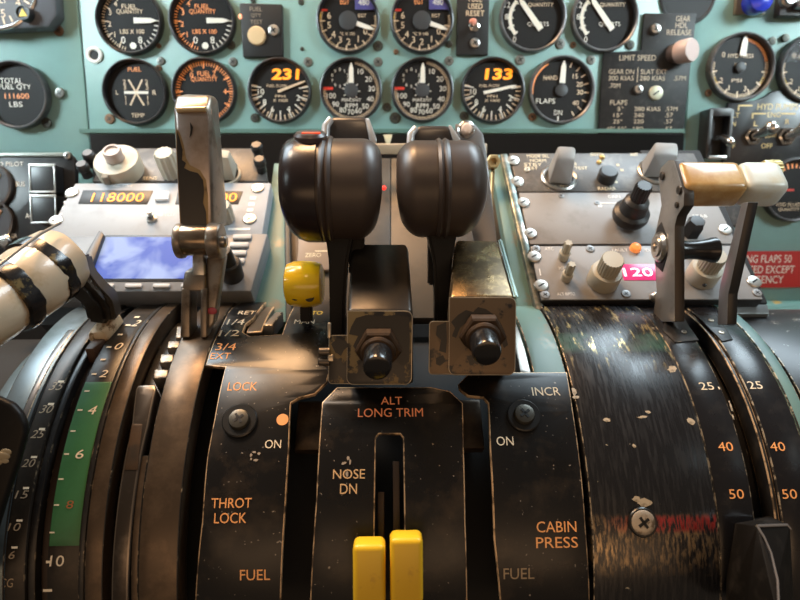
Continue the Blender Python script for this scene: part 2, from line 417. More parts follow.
def fuel_marks(mi, mj):
    def f(b, s):
        ticks(b, 25.5, 28.5, 195, 330, 24, .7, mj); ticks(b, 22, 28.5, 208, 330, 5, 1.0, mj); ticks(b, 24, 29, 90, 160, 8, .9, 0)
        nums(b, [('2', 262), ('1', 232), ('3', 292), ('4', 320)], 21, 5, mj); nums(b, [('0', 205), ('8', 155)], 20, 6.5, 0)
        b.mi = mi; b.text('FUEL', 0, 13.5, 4.2, 15); b.text('QUANTITY', 0, 8.5, 5, 26); b.mi = 1 if mi == 1 else mi; b.text('LBS X 100', 1, -10, 4.2, 24)
        b.mi = 0; b.disc(1, -23.5, 3.2, .03)
    return f
g = gauge('fuel quantity gauge with white pointer, top row, leftmost beside panel seam', 'gauge', 129, 20, 33, fuel_marks(1, 1), (90, 26, 4, 5.4), 'fuel quantity gauges')
g = gauge('fuel quantity gauge with orange lit figures in the top row', 'gauge', 202, 20, 33, fuel_marks(2, 2), (90, 26, 4, 5), 'fuel quantity gauges')
def fq2(b, s):
    ticks(b, 24.5, 29, -120, 150, 50, .7, 2); ticks(b, 22, 29, -120, 150, 10, 1, 2); nums(b, [('0', -38), ('2', 30), ('4', 90)], 20, 5, 2)
    b.mi = 2; b.text('FUEL', 0, 17, 4.5, 13); b.text('QUANTITY', 0, 11.5, 5, 26)
g = gauge('orange lit fuel quantity gauge partly hidden behind top of tall lever', 'gauge', 204, 91, 32, fq2, None, 'fuel quantity gauges')
def total(b, s):
    b.mi = 0; b.text('TOTAL', -4, 14, 5.5, 22); b.text('FUEL QTY', -1, 8, 5.5, 32); b.mi = 2; b.text('111600', 0, -.5, 5, 24); b.mi = 0; b.text('LBS', -2, -8.5, 5, 13)
g = gauge('grey rimmed total fuel quantity readout gauge, left of the panel seam', 'gauge', 15, 95, 33, total, None, rim=bezgrey)
def ftemp(b, s):
    b.mi = 2; b.text('FUEL', 0, 22, 4, 13); b.mi = 1; b.text('TEMP', 0, -22, 4, 13); b.text('R', 18, 0, 4.5); b.text('L', -19, 0, 4)
    for k in (1, -1):
        for i in range(9):
            t = -11+i*22/8; b.quad(k*t*.55+k*(1 if t > 0 else -1)*1.2*0, t, 1.6, 3, -k*.5)
        for j in (12, 7): b.text('2' if j == 12 else '3', k*11, j-2, 4.5); b.text('1', k*11, -j+2, 4)
    b.mi = 0; b.quad(0, 0, 24, 2.6)
g = gauge('fuel temperature gauge with crossed scales, left of lower row', 'gauge', 135, 92, 32, ftemp)
def egt(b, s):
    ticks(b, 26, 29, 80, 290, 60, .7, 1); ticks(b, 23, 29, 100, 270, 9, 1, 1)
    nums(b, [('6', 285), ('5', 258), ('4', 230), ('3', 205), ('2', 180), ('1', 150), ('0', 120)], 19.5, 6, 1)
    b.mi = 3; b.quad(-24, 10, 7, 2, 0, .03); b.mi = 4; b.quad(-28, 6, 2, 8, 0, .03)
    b.mi = 2; b.text('EGT', -3, 18, 5, 9); b.mi = 1; b.text('°C X 100', -1, -12, 3, 15); b.text('EGT', 14, 5, 3.2, 8)
def egt_flag(root, s):
    b = B(); b.box((17*s, 17*s, .0035), (20*s, 14*s, .001), .0002); obj('limit_flag', b, mat('flag_blue', (.07, .06, .22), .5), root)
    b = B(); b.text('480°', 17, 17, 6, 13); b.warp(lambda v: Vector((v.x*s, v.y*s, .0042))); obj('flag_lettering', b, white, root)
for x, w in ((348, 'between the square switch box and its twin'), (422, 'beside the fuel used reset switch')):
    gauge('exhaust temperature gauge with blue 480 flag '+w, 'gauge', x, 20, 31.5, egt, (108, 27, 7, 4.5), 'exhaust temperature gauges', extra=egt_flag, hub=9)
def rpm(b, s):
    ticks(b, 25, 28.5, 10, 275, 78, .7, 1); nums(b, [('10', 28), ('20', 58), ('30', 85), ('40', 113), ('50', 137), ('60', 160), ('70', 182), ('80', 205), ('90', 230), ('100', 256)], 20.5, 5, 0)
    ticks(b, 6, 9, 0, 330, 8, .8, 0)
    b.mi = 0
    for i in range(10): a = rad(36*i); b.text(str(i), -11+8*math.sin(a), 12+8*math.cos(a), 3)
    b.text('PERCENT', 0, -9, 3, 19); b.text('RPM', 0, -14.5, 4.5, 12); b.mi = 3; b.quad(-23, 2, 10, 2.6, 0, .03)
for x, w in ((351, 'behind the left black throttle knob'), (422.5, 'behind the right black throttle knob')):
    gauge('percent rpm gauge with needle straight up '+w, 'gauge', x, 90, 31, rpm, (1, 26, 7, 5), 'rpm gauges', hub=7)
def fflow(st):
    def f(b, s):
        b.mi = 0; ticks(b, 23, 29, 80, 282, 21, .9, 1); ticks(b, 19, 29, 82, 280, 9, 1.1, 0)
        b.mi = 5; b.text(st, 6, 16, 10.5, 27, bold=.03, shear=.12)
        b.mi = 1; nums(b, [('10', 268), ('8', 236), ('6', 205), ('4', 155), ('2', 110)], 19, 5.5, 0); b.mi = 1; b.text('FUEL FLOW', -3, 5, 2.6, 20); b.text('PPH', 0, -5, 2.6, 10); b.text('X 1000', 0, -9, 2.6, 15)
    return f
gauge('fuel flow gauge reading 231 in orange digits', 'gauge', 279.5, 90.5, 31.5, fflow('231'), (70, 27, -2, 2.4), 'fuel flow gauges', ptr_mat=cream)
gauge('fuel flow gauge reading 133 in orange digits', 'gauge', 493, 90.5, 31.5, fflow('133'), (78, 24, -9, 3), 'fuel flow gauges')
def oilq(b, s):
    b.mi = 0
    for i in range(26): a = ang(228+i*3.4); b.quad(22*math.cos(a), 22*math.sin(a), 3.4, 1.6, a)
    ticks(b, 19, 24, 228, 312, 5, 1.4, 0); b.mi = 0
    for st, x, y in (('0', -17, -20), ('4', -22.5, -9), ('8', -25.5, 1), ('12', -25, 12), ('16', -19, 22)): b.text(st, x, y, 5.2)
    b.mi = 1; b.text('OIL', 6, 19, 4, 10); b.text('QUANTITY', 8, 12, 4.2, 25); b.mi = 0; b.text('QUARTS', 6, -6, 4.5, 21)
for x, w in ((533, 'right of the fuel used reset switch'), (605, 'beside the gear release placard')):
    gauge('oil quantity gauge with white curved scale '+w, 'gauge', x, 17, 33, oilq, (-38, 22, -14, 5.5), 'oil quantity gauges', rim=bezgrey)
def flaps(b, s):
    nums(b, [('0', 8), ('15', 45), ('20', 72), ('30', 95), ('40', 128)], 19, 4.6, 1); ticks(b, 23, 28, 20, 150, 8, 1.0, 1); b.mi = 1; b.text('HAND', -11, 12, 4.2, 14); b.mi = 0
    b.text('FLAPS', -15, -10, 4.8, 19); b.text('DN', -2, -21, 4.6, 8); b.quad(-2, -27, 1.2, 5)
    b.mi = 2; [b.quad(28.3*math.cos(ang(a)), 28.3*math.sin(ang(a)), 1.2, 2, ang(a)) for a in range(265, 330, 4)]
gauge('flaps position gauge with needle up, at right end of lower row', 'gauge', 562, 90, 32.5, flaps, (3, 28, 7, 5.5), hub=6, rim=bezgrey)
def hyd(b, s):
    ticks(b, 25, 28.5, 80, 280, 50, .8, 1); ticks(b, 22.5, 28.5, 100, 262, 7, 1.2, 1); ticks(b, 25, 28, 12, 75, 16, .8, 2)
    b.mi = 1; b.text('HYD PRESS', 0, 11, 3.8, 25); b.text('PSI', -2, -12, 3.2, 10); b.text('X 1000', 0, 3, 2.6, 12); nums(b, [('1', 205), ('2', 235), ('0', 305), ('3', 160)], 21, 5, 1)
    b.mi = 4; [b.quad(26.5*math.cos(ang(a)), 26.5*math.sin(ang(a)), 3, 1, ang(a)) for a in (112, 117, 122, 238, 243, 248)]
gauge('hydraulic pressure gauge with needle up on right panel, standing whole', 'gauge', 741.5, 67, 32.5, hyd, (5, 30, 11, 6.5), 'hydraulic pressure gauges', rim=bezgrey, hub=5)
gauge('hydraulic pressure gauge cut off by right edge of photo', 'gauge', 812, 68, 32.5, hyd, (5, 30, 11, 6.5), 'hydraulic pressure gauges', rim=bezgrey, hub=5)
def hydq(b, s):
    ticks(b, 21, 27, -60, 75, 14, 1.6, 2); b.mi = 3; b.quad(-10, 0, 22, 2); b.mi = 1; b.text('HYD FLUID', -3, -14, 3.5, 24); b.text('QUANTITY', -2, -19, 3.5, 21)
gauge('black fluid quantity gauge low on right panel behind cream handle end', 'gauge', 795, 190, 31, hydq, None, rim=bezgrey)

# square instrument cut off by the top left corner
M = PM(-8, -18, .0, .014); s = PANEL.sx(0, 0)
root = empty('square_instrument', M, 'square grey bezel instrument with yellow triangle knob in top left corner', 'gauge')
b = B(); b.prism([(x*s, y*s) for x, y in ((-55, 45), (61, 45), (60, -30), (50, -42), (-55, -47))], 0, .014, .003); obj('bezel', b, mat('bezel_bluegrey', (.11, .115, .13), .45, .3), root)
b = B(); b.lathe([(45*s, .0135), (45*s, .0147), (43*s, .0152), (41.5*s, .0147), (41*s, .0142)], 56); obj('dial_ring', b, silver, root)
b = B(); b.disc(0, 0, 41.5*s, .0143, 56); obj('dial', b, mat('dial_brown', (.035, .026, .028), .5), root)
b = B(); nums(b, [('5', 165), ('4', 129), ('6', 200)], 30, 7.5, 0); ticks(b, 34, 40, 60, 300, 21, 1.6, 0); b.text('ALT', 7, -17, 5, 11); b.warp(lambda v: Vector((v.x*s, v.y*s, .0146))); obj('markings', b, [cream], root)
b = B(); K = Matrix.Translation((31*s, -30*s, .012)); b.lathe([(7.5*s, 0), (7.5*s, .008), (6.8*s, .009), (6*s, .009), (5.5*s, .0075), (0, .0075)], 32, K); k = obj('adjusting_knob', b, bezel, root)
b = B(); b.prism([(-4*s, -3.4*s), (4*s, -3.4*s), (0, 4*s)], .0076, .0084, 0, M @ K); obj('yellow_triangle', b, yelm, k, world=True)

# switch boxes in the top row
def tiny(b, s, rows, mi=0, z=0):
    b.mi = mi
    for st, x, y, w, h in rows: b.text(st, x, y, h, w)
    b.warp(lambda v: Vector((v.x*s, v.y*s, z)))
M = PM(262, 30, .001); s = PANEL.sx(262, 30)
root = empty('switch_box', M, 'dark square box with round tan push button and steel screw in top row', 'switch panel')
b = B(); b.prism([(x*s, y*s) for x, y in ((-21, 25), (21, 24), (20, -25), (-20, -26))], 0, .006, .0012); obj('body', b, mat('box_grey', (.018, .017, .017), .5, spec=.25), root)
b = B(); b.lathe([(9*s, .006), (9*s, .0075), (8*s, .0085), (0, .0088)], 36, Matrix.Translation((-5*s, -6*s, 0))); obj('push_button', b, mat('button_tan', (.50, .36, .20), .5, emit=(1, .6, .3), estr=.05), root)
b = B(); tiny(b, s, [('FUEL', -5, 19, 12, 4), ('QTY', -5, 13, 10, 4), ('TEST', -5, 7, 12, 4)], 0, .0063); obj('lettering', b, mat('lettering_dim', (.25, .2, .15), .5), root)
screw(root, M @ Matrix.Translation((12*s, -1*s, .006)), 5.5*s, .003)
b = B(); b.sphere((-20.5*s, 12*s, .006), 2.6*s, sc=(.7, 1, .6)); obj('indicator_lamp', b, mat('lamp_salmon', (.9, .35, .2), .4, emit=(1, .4, .2), estr=.7), root)
M = PM(473, 22, .001); s = PANEL.sx(473, 22)
root = empty('reset_switch_plate', M, 'narrow black fuel used reset plate with small toggle between round gauges', 'switch panel')
b = B(); b.prism([(x*s, y*s) for x, y in ((-16, 50), (16, 50), (16, -31), (-16, -31))], 0, .005, .0012); obj('body', b, mat('box_grey', (.018, .017, .017), .5, spec=.25), root)
b = B(); tiny(b, s, [('FUEL', 2, 21, 13, 5), ('USED', 2, 14.5, 14, 5), ('RESET', 2, 8, 18, 5)], 0, .0053); obj('lettering', b, cream, root)
b = B(); b.lathe([(5.5*s, .005), (5.5*s, .007), (4*s, .0075), (4*s, .006)], 6, Matrix.Translation((1*s, -4*s, 0))); b.tube([(1*s, -4*s, .006), (1*s, -9*s, .016)], [2.2*s, 3*s]); obj('toggle', b, silver, root)
b = B(); b.sphere((0, 0*s, .006), 4*s, sc=(1, .8, .6)); obj('lamp_cap', b, mat('lamp_red_dull', (.5, .18, .12), .35), root)
screw(root, M @ Matrix.Translation((2*s, -20*s, .005)), 5*s, .003, [steel, MATS['washer_black'], MATS['recess']])

# gear handle release and limit speed placard
M = PM(645, 80, .0014); s = PANEL.sx(645, 80)
root = empty('limit_speed_placard', M, 'black limit speed placard with pinkish round gear release knob', 'placard')
b = B(); b.prism([(x*s, y*s) for x, y in ((-41, 26), (-5, 28), (-4, 62), (47, 62), (45, 10), (43, -52), (-43, -51), (-42, 20))], 0, .003, .0005); obj('plate', b, mat('placard_black', (.015, .014, .014), .5, 0, (.03, .027, .025), 120, .5, .7, spec=.25), root)
b = B(); tiny(b, s, [('GEAR', 34, 57, 14, 5), ('HDL', 33, 51, 12, 5), ('RELEASE', 31, 44.5, 24, 5), ('LIMIT SPEED', -8, 21, 36, 5.2), ('GEAR DN', -23, 8, 25, 4.4), ('300 KIAS', -23, 2, 25, 4.4), ('.70M', -29, -5, 11, 4.4),
    ('SLAT EXT', 9, 8, 26, 4.4), ('280 KIAS', 8, 2, 25, 4.4), ('.57M', 35, 2, 12, 4.4), ('FLAPS', -24, -21, 17, 4.6), ('5°', -22, -27, 6, 4), ('280 KIAS', 5, -27, 26, 4), ('.57M', 29, -27, 12, 4),
    ('15°', -24, -33, 9, 4), ('240', -3, -33, 10, 4), ('.57', 27, -33, 8, 4), ('25°', -24, -39, 9, 4), ('220', -3, -39, 10, 4), ('.57', 27, -39, 8, 4), ('40°-50°', -25, -46, 20, 4), ('180', -3, -46, 10, 4), ('.57', 27, -46, 8, 4)], 0, .0032)
b.quad(-7*s, 5*s, .7*s, 14*s, 0, .0032); obj('lettering', b, mat('lettering_tan', (.42, .32, .22), .5, emit=(1, .7, .4), estr=.04), root)
b = B(); K = Matrix.Translation((27*s, 25*s, 0)) @ Matrix.Rotation(rad(28), 4, 'Y'); b.lathe([(9*s, 0), (9*s, .006), (10.5*s, .007)], 36, K); b.mi = 1; b.lathe([(10.5*s, .007), (11*s, .009), (11*s, .018), (10*s, .0195), (0, .0197)], 36, K); obj('release_knob', b, [mat('knob_brown', (.07, .05, .045), .4), mat('knob_pink', (.44, .33, .30), .4)], root)
screw(root, M @ Matrix.Translation((7*s, 47*s, .003)), 5*s, .004, [steel, MATS['washer_black'], MATS['recess']])
screw(root, M @ Matrix.Translation((-6*s, -9*s, .003)), 4.5*s, .004, [steel, MATS['washer_black'], MATS['recess']])
screw(root, M @ Matrix.Translation((12*s, -12*s, .003)), 7*s, .002, [mat('screw_pale', (.36, .34, .25), .4, .5), MATS['washer_black'], MATS['recess']], slot=True)

# right panel: hydraulic pumps plate, toggle block, blue cap, switch and hole at the top edge
M = PM(765, 130, .001); s = PANEL.sx(765, 130)
root = empty('hydraulic_pump_plate', M, 'black HYD PUMPS switch plate with silver toggle switches', 'switch panel')
b = B(); b.prism([(x*s, y*s) for x, y in ((-38, 26), (-12, 28), (-3, 31), (4, 36), (12, 38), (20, 36), (27, 31), (36, 28), (75, 28), (75, -32), (-38, -32))], 0, .004, .0008); obj('plate', b, blk, root)
b = B(); tiny(b, s, [('HYD PUMPS', 11, 22, 40, 6), ('ALT', -32, 14, 12, 4.6), ('ON', -33, 6, 8, 4.6), ('OFF', -33, -15, 11, 4.6), ('ENG', 8, 14.5, 13, 4.8), ('LOW', 7, -5, 11, 4.6), ('OFF', 4, -15, 11, 4.6), ('L', -9, 6, 4, 4.6), ('R', 22, 8, 4, 4.6), ('HI', 10, 4, 5, 4)], 0, .0042)
for x, y, w, h in ((-21, 23, 14, 1.4), (-27.5, 20.5, 1.4, 5), (-6, 15.5, 12, 1.4), (-13, 13.5, 1.4, 5), (22, 15.5, 14, 1.4), (34, 22.5, 5, 1.4)): b.quad(x*s, y*s, w*s, h*s, 0, .0042)
obj('lettering', b, mat('lettering_gold', (.6, .42, .16), .5, emit=(1, .7, .25), estr=.1), root)
for x, y in ((-11, -6), (22, -6), (52, -6)):
    b = B(); b.lathe([(9*s, .004), (9*s, .0065), (7*s, .0075), (5*s, .0055)], 6, Matrix.Translation((x*s, y*s, 0))); b.tube([(x*s, y*s, .005), ((x+5)*s, (y+3)*s, .012), ((x+8)*s, (y+6)*s, .016)], [3.4*s, 4.6*s, 6.5*s]); b.sphere(((x+9)*s, (y+6.5)*s, .0165), 7*s); obj('toggle_switch', b, silver, root)
M = PM(713, 135, .001); s = PANEL.sx(713, 135)
root = empty('guarded_switch', M, 'black guarded switch block with small steel toggle, left of HYD PUMPS plate', 'switch')
b = B(); [b.box((x*s, y*s, .008), (w*s, h*s, .016), .0008) for x, y, w, h in ((-10, 0, 4, 46), (10, 0, 4, 46), (0, 20, 20, 8))]; b.box((0, -2*s, .003), (18*s, 40*s, .006)); obj('guard', b, blk, root)
b = B(); b.tube([(1*s, -6*s, .006), (2*s, -4*s, .018), (4*s, -8*s, .026)], [2.6*s, 3.4*s, 4.4*s]); b.sphere((4*s, -8.5*s, .0262), 4.4*s); obj('toggle', b, silver, root)
b = B(); b.box((0, -22*s, .010), (19*s, 4*s, .012), .001); obj('steel_edge', b, steel, root)
M = PM(754, 3, .001); s = PANEL.sx(754, 3)
root = empty('blue_press_light', M, 'round blue capped light at top edge of right panel', 'light')
b = B(); b.box((-2*s, 0, .002), (30*s, 20*s, .004), .0006); obj('mount', b, mat('bracket_brown', (.14, .12, .085), .5, .3), root)
b = B(); b.lathe([(12*s, .004), (12.5*s, .006), (12.5*s, .013), (11*s, .016), (6*s, .018), (0, .0185)], 36); obj('cap', b, mat('blue_cap', (.015, .03, .36), .25, coat=.5), root)
M = PM(795, 4, .001); s = PANEL.sx(795, 4)
root = empty('top_edge_switch', M, 'grey metal switch cut off by top right corner', 'switch')
b = B(); b.box((0, 0, .004), (34*s, 24*s, .008), .001); obj('body', b, mat('dark_metal', (.06, .06, .06), .4, .6), root)
b = B(); b.lathe([(7*s, .008), (7*s, .012), (5*s, .013), (5*s, .016), (0, .016)], 24, Matrix.Translation((-12*s, 2*s, 0))); b.box((6*s, -3*s, .012), (22*s, 8*s, .008), .002); obj('lever', b, steel, root)
M = PM(690, -6, .0016); s = PANEL.sx(690, 0)
b = B(); b.lathe([(28*s, 0), (28*s, .0012), (26*s, .0016), (25*s, .0006), (0, .0004)], 48); tag(obj('panel_opening', b, blkm, M=M), 'round black opening at top edge above the gear release knob', 'opening')
# small black knobs low on the right panel, red placard, teal ledge
M = PM(735, 210, .001); s = PANEL.sx(735, 210)
b = B(); b.lathe([(17*s, 0), (17*s, .008), (15*s, .011), (0, .0115)], 36); tag(obj('dimmer_knob', b, bezgrey, M=M), 'dark round knob on teal panel seen under the cream handle', 'knob')
M = PM(770, 270, .001); s = PANEL.sx(770, 270)
root = empty('flaps_warning_placard', M, 'red placard with white FLAPS 50 warning on teal panel', 'placard')
b = B(); b.box((-6*s, 0, .0005), (92*s, 36*s, .001)); obj('plate', b, mat('placard_red', (.48, .018, .014), .45), root)
b = B(); tiny(b, s, [('LANDING FLAPS 50', -11, 10.5, 68, 7.5), ('PROHIBITED EXCEPT', -11, 0, 76, 7.5), ('IN EMERGENCY', -13, -10, 60, 7.5)], 0, .0012); obj('lettering', b, white, root)
b = B(); M = PM(800, 312, .006); s = PANEL.sx(800, 312); b.tube([(-100*s, 0, 0), (-60*s, 0, 0), (80*s, 0, 0)], 11*s, 20); tag(obj('trim_1', b, mat('teal_stained', (.13, .30, .285), .4, 0, (.55, .36, .08), 34, .58, .62), M=M), kind='structure')

# ------------------------------------------------------------------ black meter panel at the left edge
LEFT = Plane(P(30, 200, .462), 78)
M = LEFT.M(30, 198); s = LEFT.sx(30, 198)
root = empty('pilot_meter_panel', M, 'black panel with small meters and square buttons at left edge', 'panel')
b = B(); b.prism([(x*s, y*s) for x, y in ((-70, 43), (42, 43), (46, 38), (46, -70), (-70, -70))], -.006, 0, .001); obj('plate', b, blk, root)
b = B(); b.box((-10*s, 43*s, 0), (106*s, 4*s, .003), .0006); obj('light_edge', b, mat('edge_grey', (.22, .24, .22), .4, .5), root)
b = B(); tiny(b, s, [('CO PILOT', -20, 34, 30, 4.5), ('BUS', -9, 14, 9, 5), ('AC', -1, -18, 8, 5), ('METER', -22, -38, 16, 4)], 0, .0004); obj('lettering', b, white, root)
for y in (12, -24):
    b = B(); b.lathe([(24*s, 0), (24*s, .003), (22*s, .0035), (21*s, .001)], 40, Matrix.Translation((-40*s, y*s, 0))); b.mi = 1; b.disc(-40*s, y*s, 21.3*s, .0012); mm = obj('meter', b, [bezgrey, mat('dial_brown', (.035, .026, .028), .5)], root)
    b = B(); b.bar([M @ Vector((-40*s, (y-10)*s, .0018)), M @ Vector((-28*s, (y+12)*s, .0018))], .0022, .0006, 0); obj('needle', b, mat('needle_orange', (.5, .25, .1), .5), mm, world=True)
for y in (17, -13):
    b = B(); b.box((22*s, y*s, .006), (25*s, 27*s, .012), .0006); bt = obj('square_button', b, blk, root)
    b = B(); [b.box((22*s+x*s, (y+yy)*s, .012), (w*s, h*s, .0012), .0002) for x, yy, w, h in ((0, 13, 26, 3), (0, -13, 26, 2), (-12, 0, 1.5, 26), (12, 0, 1.5, 26))]; b.warp(lambda v: M @ v); obj('button_frame', b, mat('edge_alu', (.45, .45, .43), .35, .8), bt, world=True)
screw(root, M @ Matrix.Translation((40*s, 42*s, 0)), 4*s, .003, [steel, MATS['washer_black'], MATS['recess']])
b = B(); b.lathe([(7*s, 0), (7*s, .006), (5*s, .008), (0, .0085)], 24, Matrix.Translation((-22*s, -44*s, 0))); obj('push_knob', b, silver, root)

# ------------------------------------------------------------------ helper for units lying on a console plane
def unit(pl, pts, h0, h1, bev=.0008):
    b = B(); b.prism([pl.uv(x, y, h1) for x, y in pts], h0, h1, bev); return b.warp(lambda v: pl.base() @ v)
def ptext(pl, rows, h):
    """lettering on a plane: (string, centre px, centre py, width px, height px, slot)"""
    b = B()
    for r in rows:
        st, x, y, w, hh = r[:5]; b.mi = r[5] if len(r) > 5 else 0; u, v = pl.uv(x, y, h)
        if st == '-': b.quad(u, v, w*pl.sx(x, y, h), hh*pl.sy(x, y, h), 0, h)
        else: b.text(st, u, v, hh*pl.sy(x, y, h), w*pl.sx(x, y, h), z=h)
    return b.warp(lambda v: pl.base() @ v)
def on(pl, px, py, h): return pl.M(px, py, h)
alu = mat('dzus_steel', (.50, .48, .44), .3, .9)
def dzus(parent, pl, px, py, h, r=.0042): return screw(parent, on(pl, px, py, h), r, .0014, [alu, MATS['washer_black'], MATS['recess']], name='quarter_turn_fastener', slot=True)
radgrey = mat('radio_grey', (.33, .36, .40), .45, 0, (.28, .305, .335), 60, .5, .7)
raddark = mat('radio_dark_grey', (.085, .082, .08), .42, .2, (.16, .15, .14), 90, .5, .7)
radmid = mat('radio_mid_grey', (.245, .24, .24), .45, 0, (.20, .195, .19), 70, .52, .72)
knobcream = mat('knob_cream', (.45, .42, .34), .45)
knobgrey = mat('knob_grey', (.30, .30, .30), .42)
knobblack = mat('knob_black', (.015, .015, .016), .4)
silk = mat('silkscreen_white', (.8, .8, .78), .5)
silkw = mat('silkscreen_cream', (.72, .62, .42), .5)

# trays the radios are mounted in (part of the pedestal)
b = unit(CONS, [(274, 163), (284, 163), (286, 322), (252, 322)], -.03, -.006); obj('console_side', b, tealw, ped, world=True)
b = unit(CONS, [(284, 158), (288, 158), (292, 322), (286, 322)], -.04, -.006); obj('console_web', b, mat('web_brown', (.05, .045, .035), .5), ped, world=True)
b = unit(CONS, [(490, 158), (500, 154), (536, 312), (520, 322)], -.03, -.002); obj('console_side', b, tealw, ped, world=True)
b = unit(CONS, [(500, 153), (508, 153), (545, 310), (536, 310)], -.02, .003, .0015); obj('console_rail', b, mat('rail_worn', (.09, .12, .11), .35, .5, (.42, .40, .36), 50, .45, .6, .3, .9), ped, world=True)
b = unit(CONS, [(545, 304), (768, 304), (770, 314), (545, 314)], -.012, -.002, .001); obj('console_lip', b, mat('lip_grey', (.16, .17, .17), .4, .3), ped, world=True)
b = unit(CONS, [(60, 293), (250, 293), (252, 325), (40, 325)], -.03, -.010); obj('console_front', b, blkm, ped, world=True)
b = unit(CONS, [(700, 150), (640, 150), (700, 303), (768, 303)], -.03, -.004); obj('console_tray', b, blkm, ped, world=True)

# left radio: transponder strip at the back
root = empty('selector_panel', on(CONS, 170, 168, 0), 'dark grey panel with cream rotary knobs behind the radio display', 'radio panel')
b = unit(CONS, [(110, 148), (262, 148), (268, 181), (92, 181)], -.008, .001); obj('plate', b, raddark, root, world=True)
h = .001
M = on(CONS, 122, 172, h); s = CONS.sx(122, 172)
b = B(); b.lathe([(22*s, 0), (22.5*s, .010), (21*s, .0125), (9*s, .013)], 44, M); kb = obj('channel_knob', b, knobcream, root, world=True)
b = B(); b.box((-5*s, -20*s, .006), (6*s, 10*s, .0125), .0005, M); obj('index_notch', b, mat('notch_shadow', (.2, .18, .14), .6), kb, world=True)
b = B(); b.lathe([(8.5*s, .013), (9*s, .020), (8*s, .0215), (6.5*s, .0215), (6*s, .020), (0, .020)], 32, M); obj('inner_knob', b, mat('knob_pinkish', (.45, .37, .33), .4), kb, world=True)
M = on(CONS, 172, 174, h); b = B(); b.flute(10*s, .021, 12, .0007, M); obj('fluted_knob', b, knobcream, root, world=True)
M = on(CONS, 226, 176, h); b = B(); b.lathe([(15*s, 0), (15*s, .002), (13*s, .0025)], 32, M); b.hull([M @ Vector((x*s, y*s, z)) for x, y, z in ((-11, -10, .002), (11, -10, .002), (11, 12, .002), (-11, 12, .002), (-8, -5, .023), (9, -5, .021), (9, 6, .021), (-8, 6, .023))], .0012); obj('pointer_knob', b, knobcream, root, world=True)
for x, y in ((94, 165), (88, 176), (259, 157), (262, 171)):
    M = on(CONS, x, y, h); b = B(); b.lathe([(5*s, 0), (5*s, .006), (6*s, .007), (6*s, .011), (4.5*s, .0125), (0, .0125)], 20, M); obj('stud', b, knobblack, root, world=True)
obj('lettering', ptext(CONS, [('SENS', 150, 178, 14, 3), ('TCN', 205, 178, 12, 3)], h+.0002), silkw, root, world=True)

# left radio: tuning unit with orange digits and the blue screen
root = empty('radio_tuning_unit', on(CONS, 160, 240, 0), 'grey radio unit with orange 118.000 digits and blue lit screen', 'radio')
H = .006
b = unit(CONS, [(75, 183), (271, 182.5), (262, 236), (45, 238)], -.012, H, .001); obj('upper_face', b, radgrey, root, world=True)
H2 = .008
b = unit(CONS, [(48, 236), (268, 233), (251, 291), (20, 292)], -.012, H2, .0014); obj('lower_face', b, mat('radio_bezel_grey', (.20, .21, .225), .42, .1, (.16, .165, .175), 60, .5, .7), root, world=True)
scr = mat('lcd_blue', (.03, .07, .3), .2); nt = scr.node_tree
bs = nt.nodes['Principled BSDF']; tc = nt.nodes.new('ShaderNodeTexCoord'); nz = nt.nodes.new('ShaderNodeTexNoise'); nz.inputs['Scale'].default_value = 38; nz.inputs['Detail'].default_value = 3; nz.inputs['Distortion'].default_value = .6
rp = nt.nodes.new('ShaderNodeValToRGB'); rp.color_ramp.elements[0].position = .42; rp.color_ramp.elements[0].color = (.02, .06, .40, 1); rp.color_ramp.elements[1].position = .60; rp.color_ramp.elements[1].color = (.75, .86, 1, 1)
nt.links.new(tc.outputs['Object'], nz.inputs['Vector']); nt.links.new(nz.outputs['Fac'], rp.inputs['Fac']); nt.links.new(rp.outputs['Color'], bs.inputs['Emission Color']); bs.inputs['Emission Strength'].default_value = .5; bs.inputs['Roughness'].default_value = .4; bs.inputs['Specular IOR Level'].default_value = .15
b = unit(CONS, [(98, 235), (212, 235), (208, 281), (84, 281)], H2-.002, H2+.0006, .0003); fr = obj('screen_frame', b, knobblack, root, world=True)
b = unit(CONS, [(101, 237), (209, 237), (205, 278.5), (87, 278.5)], H2, H2+.0009, 0); obj('screen', b, scr, fr, world=True)
b = unit(CONS, [(99, 229), (104, 234), (86, 282), (70, 290), (70, 280)], H2-.001, H2+.004, .0012); obj('screen_guard', b, mat('guard_black', (.03, .03, .033), .4), root, world=True)
b = unit(CONS, [(83, 190), (153, 190.5), (147, 204), (78, 203.5)], H-.002, H+.0004, .0002); d1 = obj('frequency_window', b, knobblack, root, world=True)
obj('digits', ptext(CONS, [('118000', 118, 197.2, 52, 8.5)], H+.0008), seg, d1, world=True)
b = unit(CONS, [(178, 191), (243, 191), (238, 204), (175, 204)], H-.002, H+.0004, .0002); d2 = obj('frequency_window', b, knobblack, root, world=True)
obj('digits', ptext(CONS, [('110.00', 214, 197.2, 46, 8.5)], H+.0008), seg, d2, world=True)
b = unit(CONS, [(155.5, 191), (169, 191), (168, 199), (154, 199)], H, H+.0025, .0006); obj('transfer_button', b, mat('button_white', (.7, .7, .7), .4, emit=(1, 1, 1), estr=.1), root, world=True)
M = on(CONS, 152, 220, H); s = CONS.sx(152, 220); b = B(); b.lathe([(5.5*s, 0), (5.5*s, .002), (3.5*s, .0025)], 6, M); b.tube([M @ Vector((0, 0, .002)), M @ Vector((1*s, 0, .009))], [1.6*s, 2.4*s]); obj('toggle', b, steel, root, world=True)
M = on(CONS, 226, 219, H); b = B(); b.flute(9*s, .014, 14, .0005, M); obj('tuning_knob', b, knobcream, root, world=True)
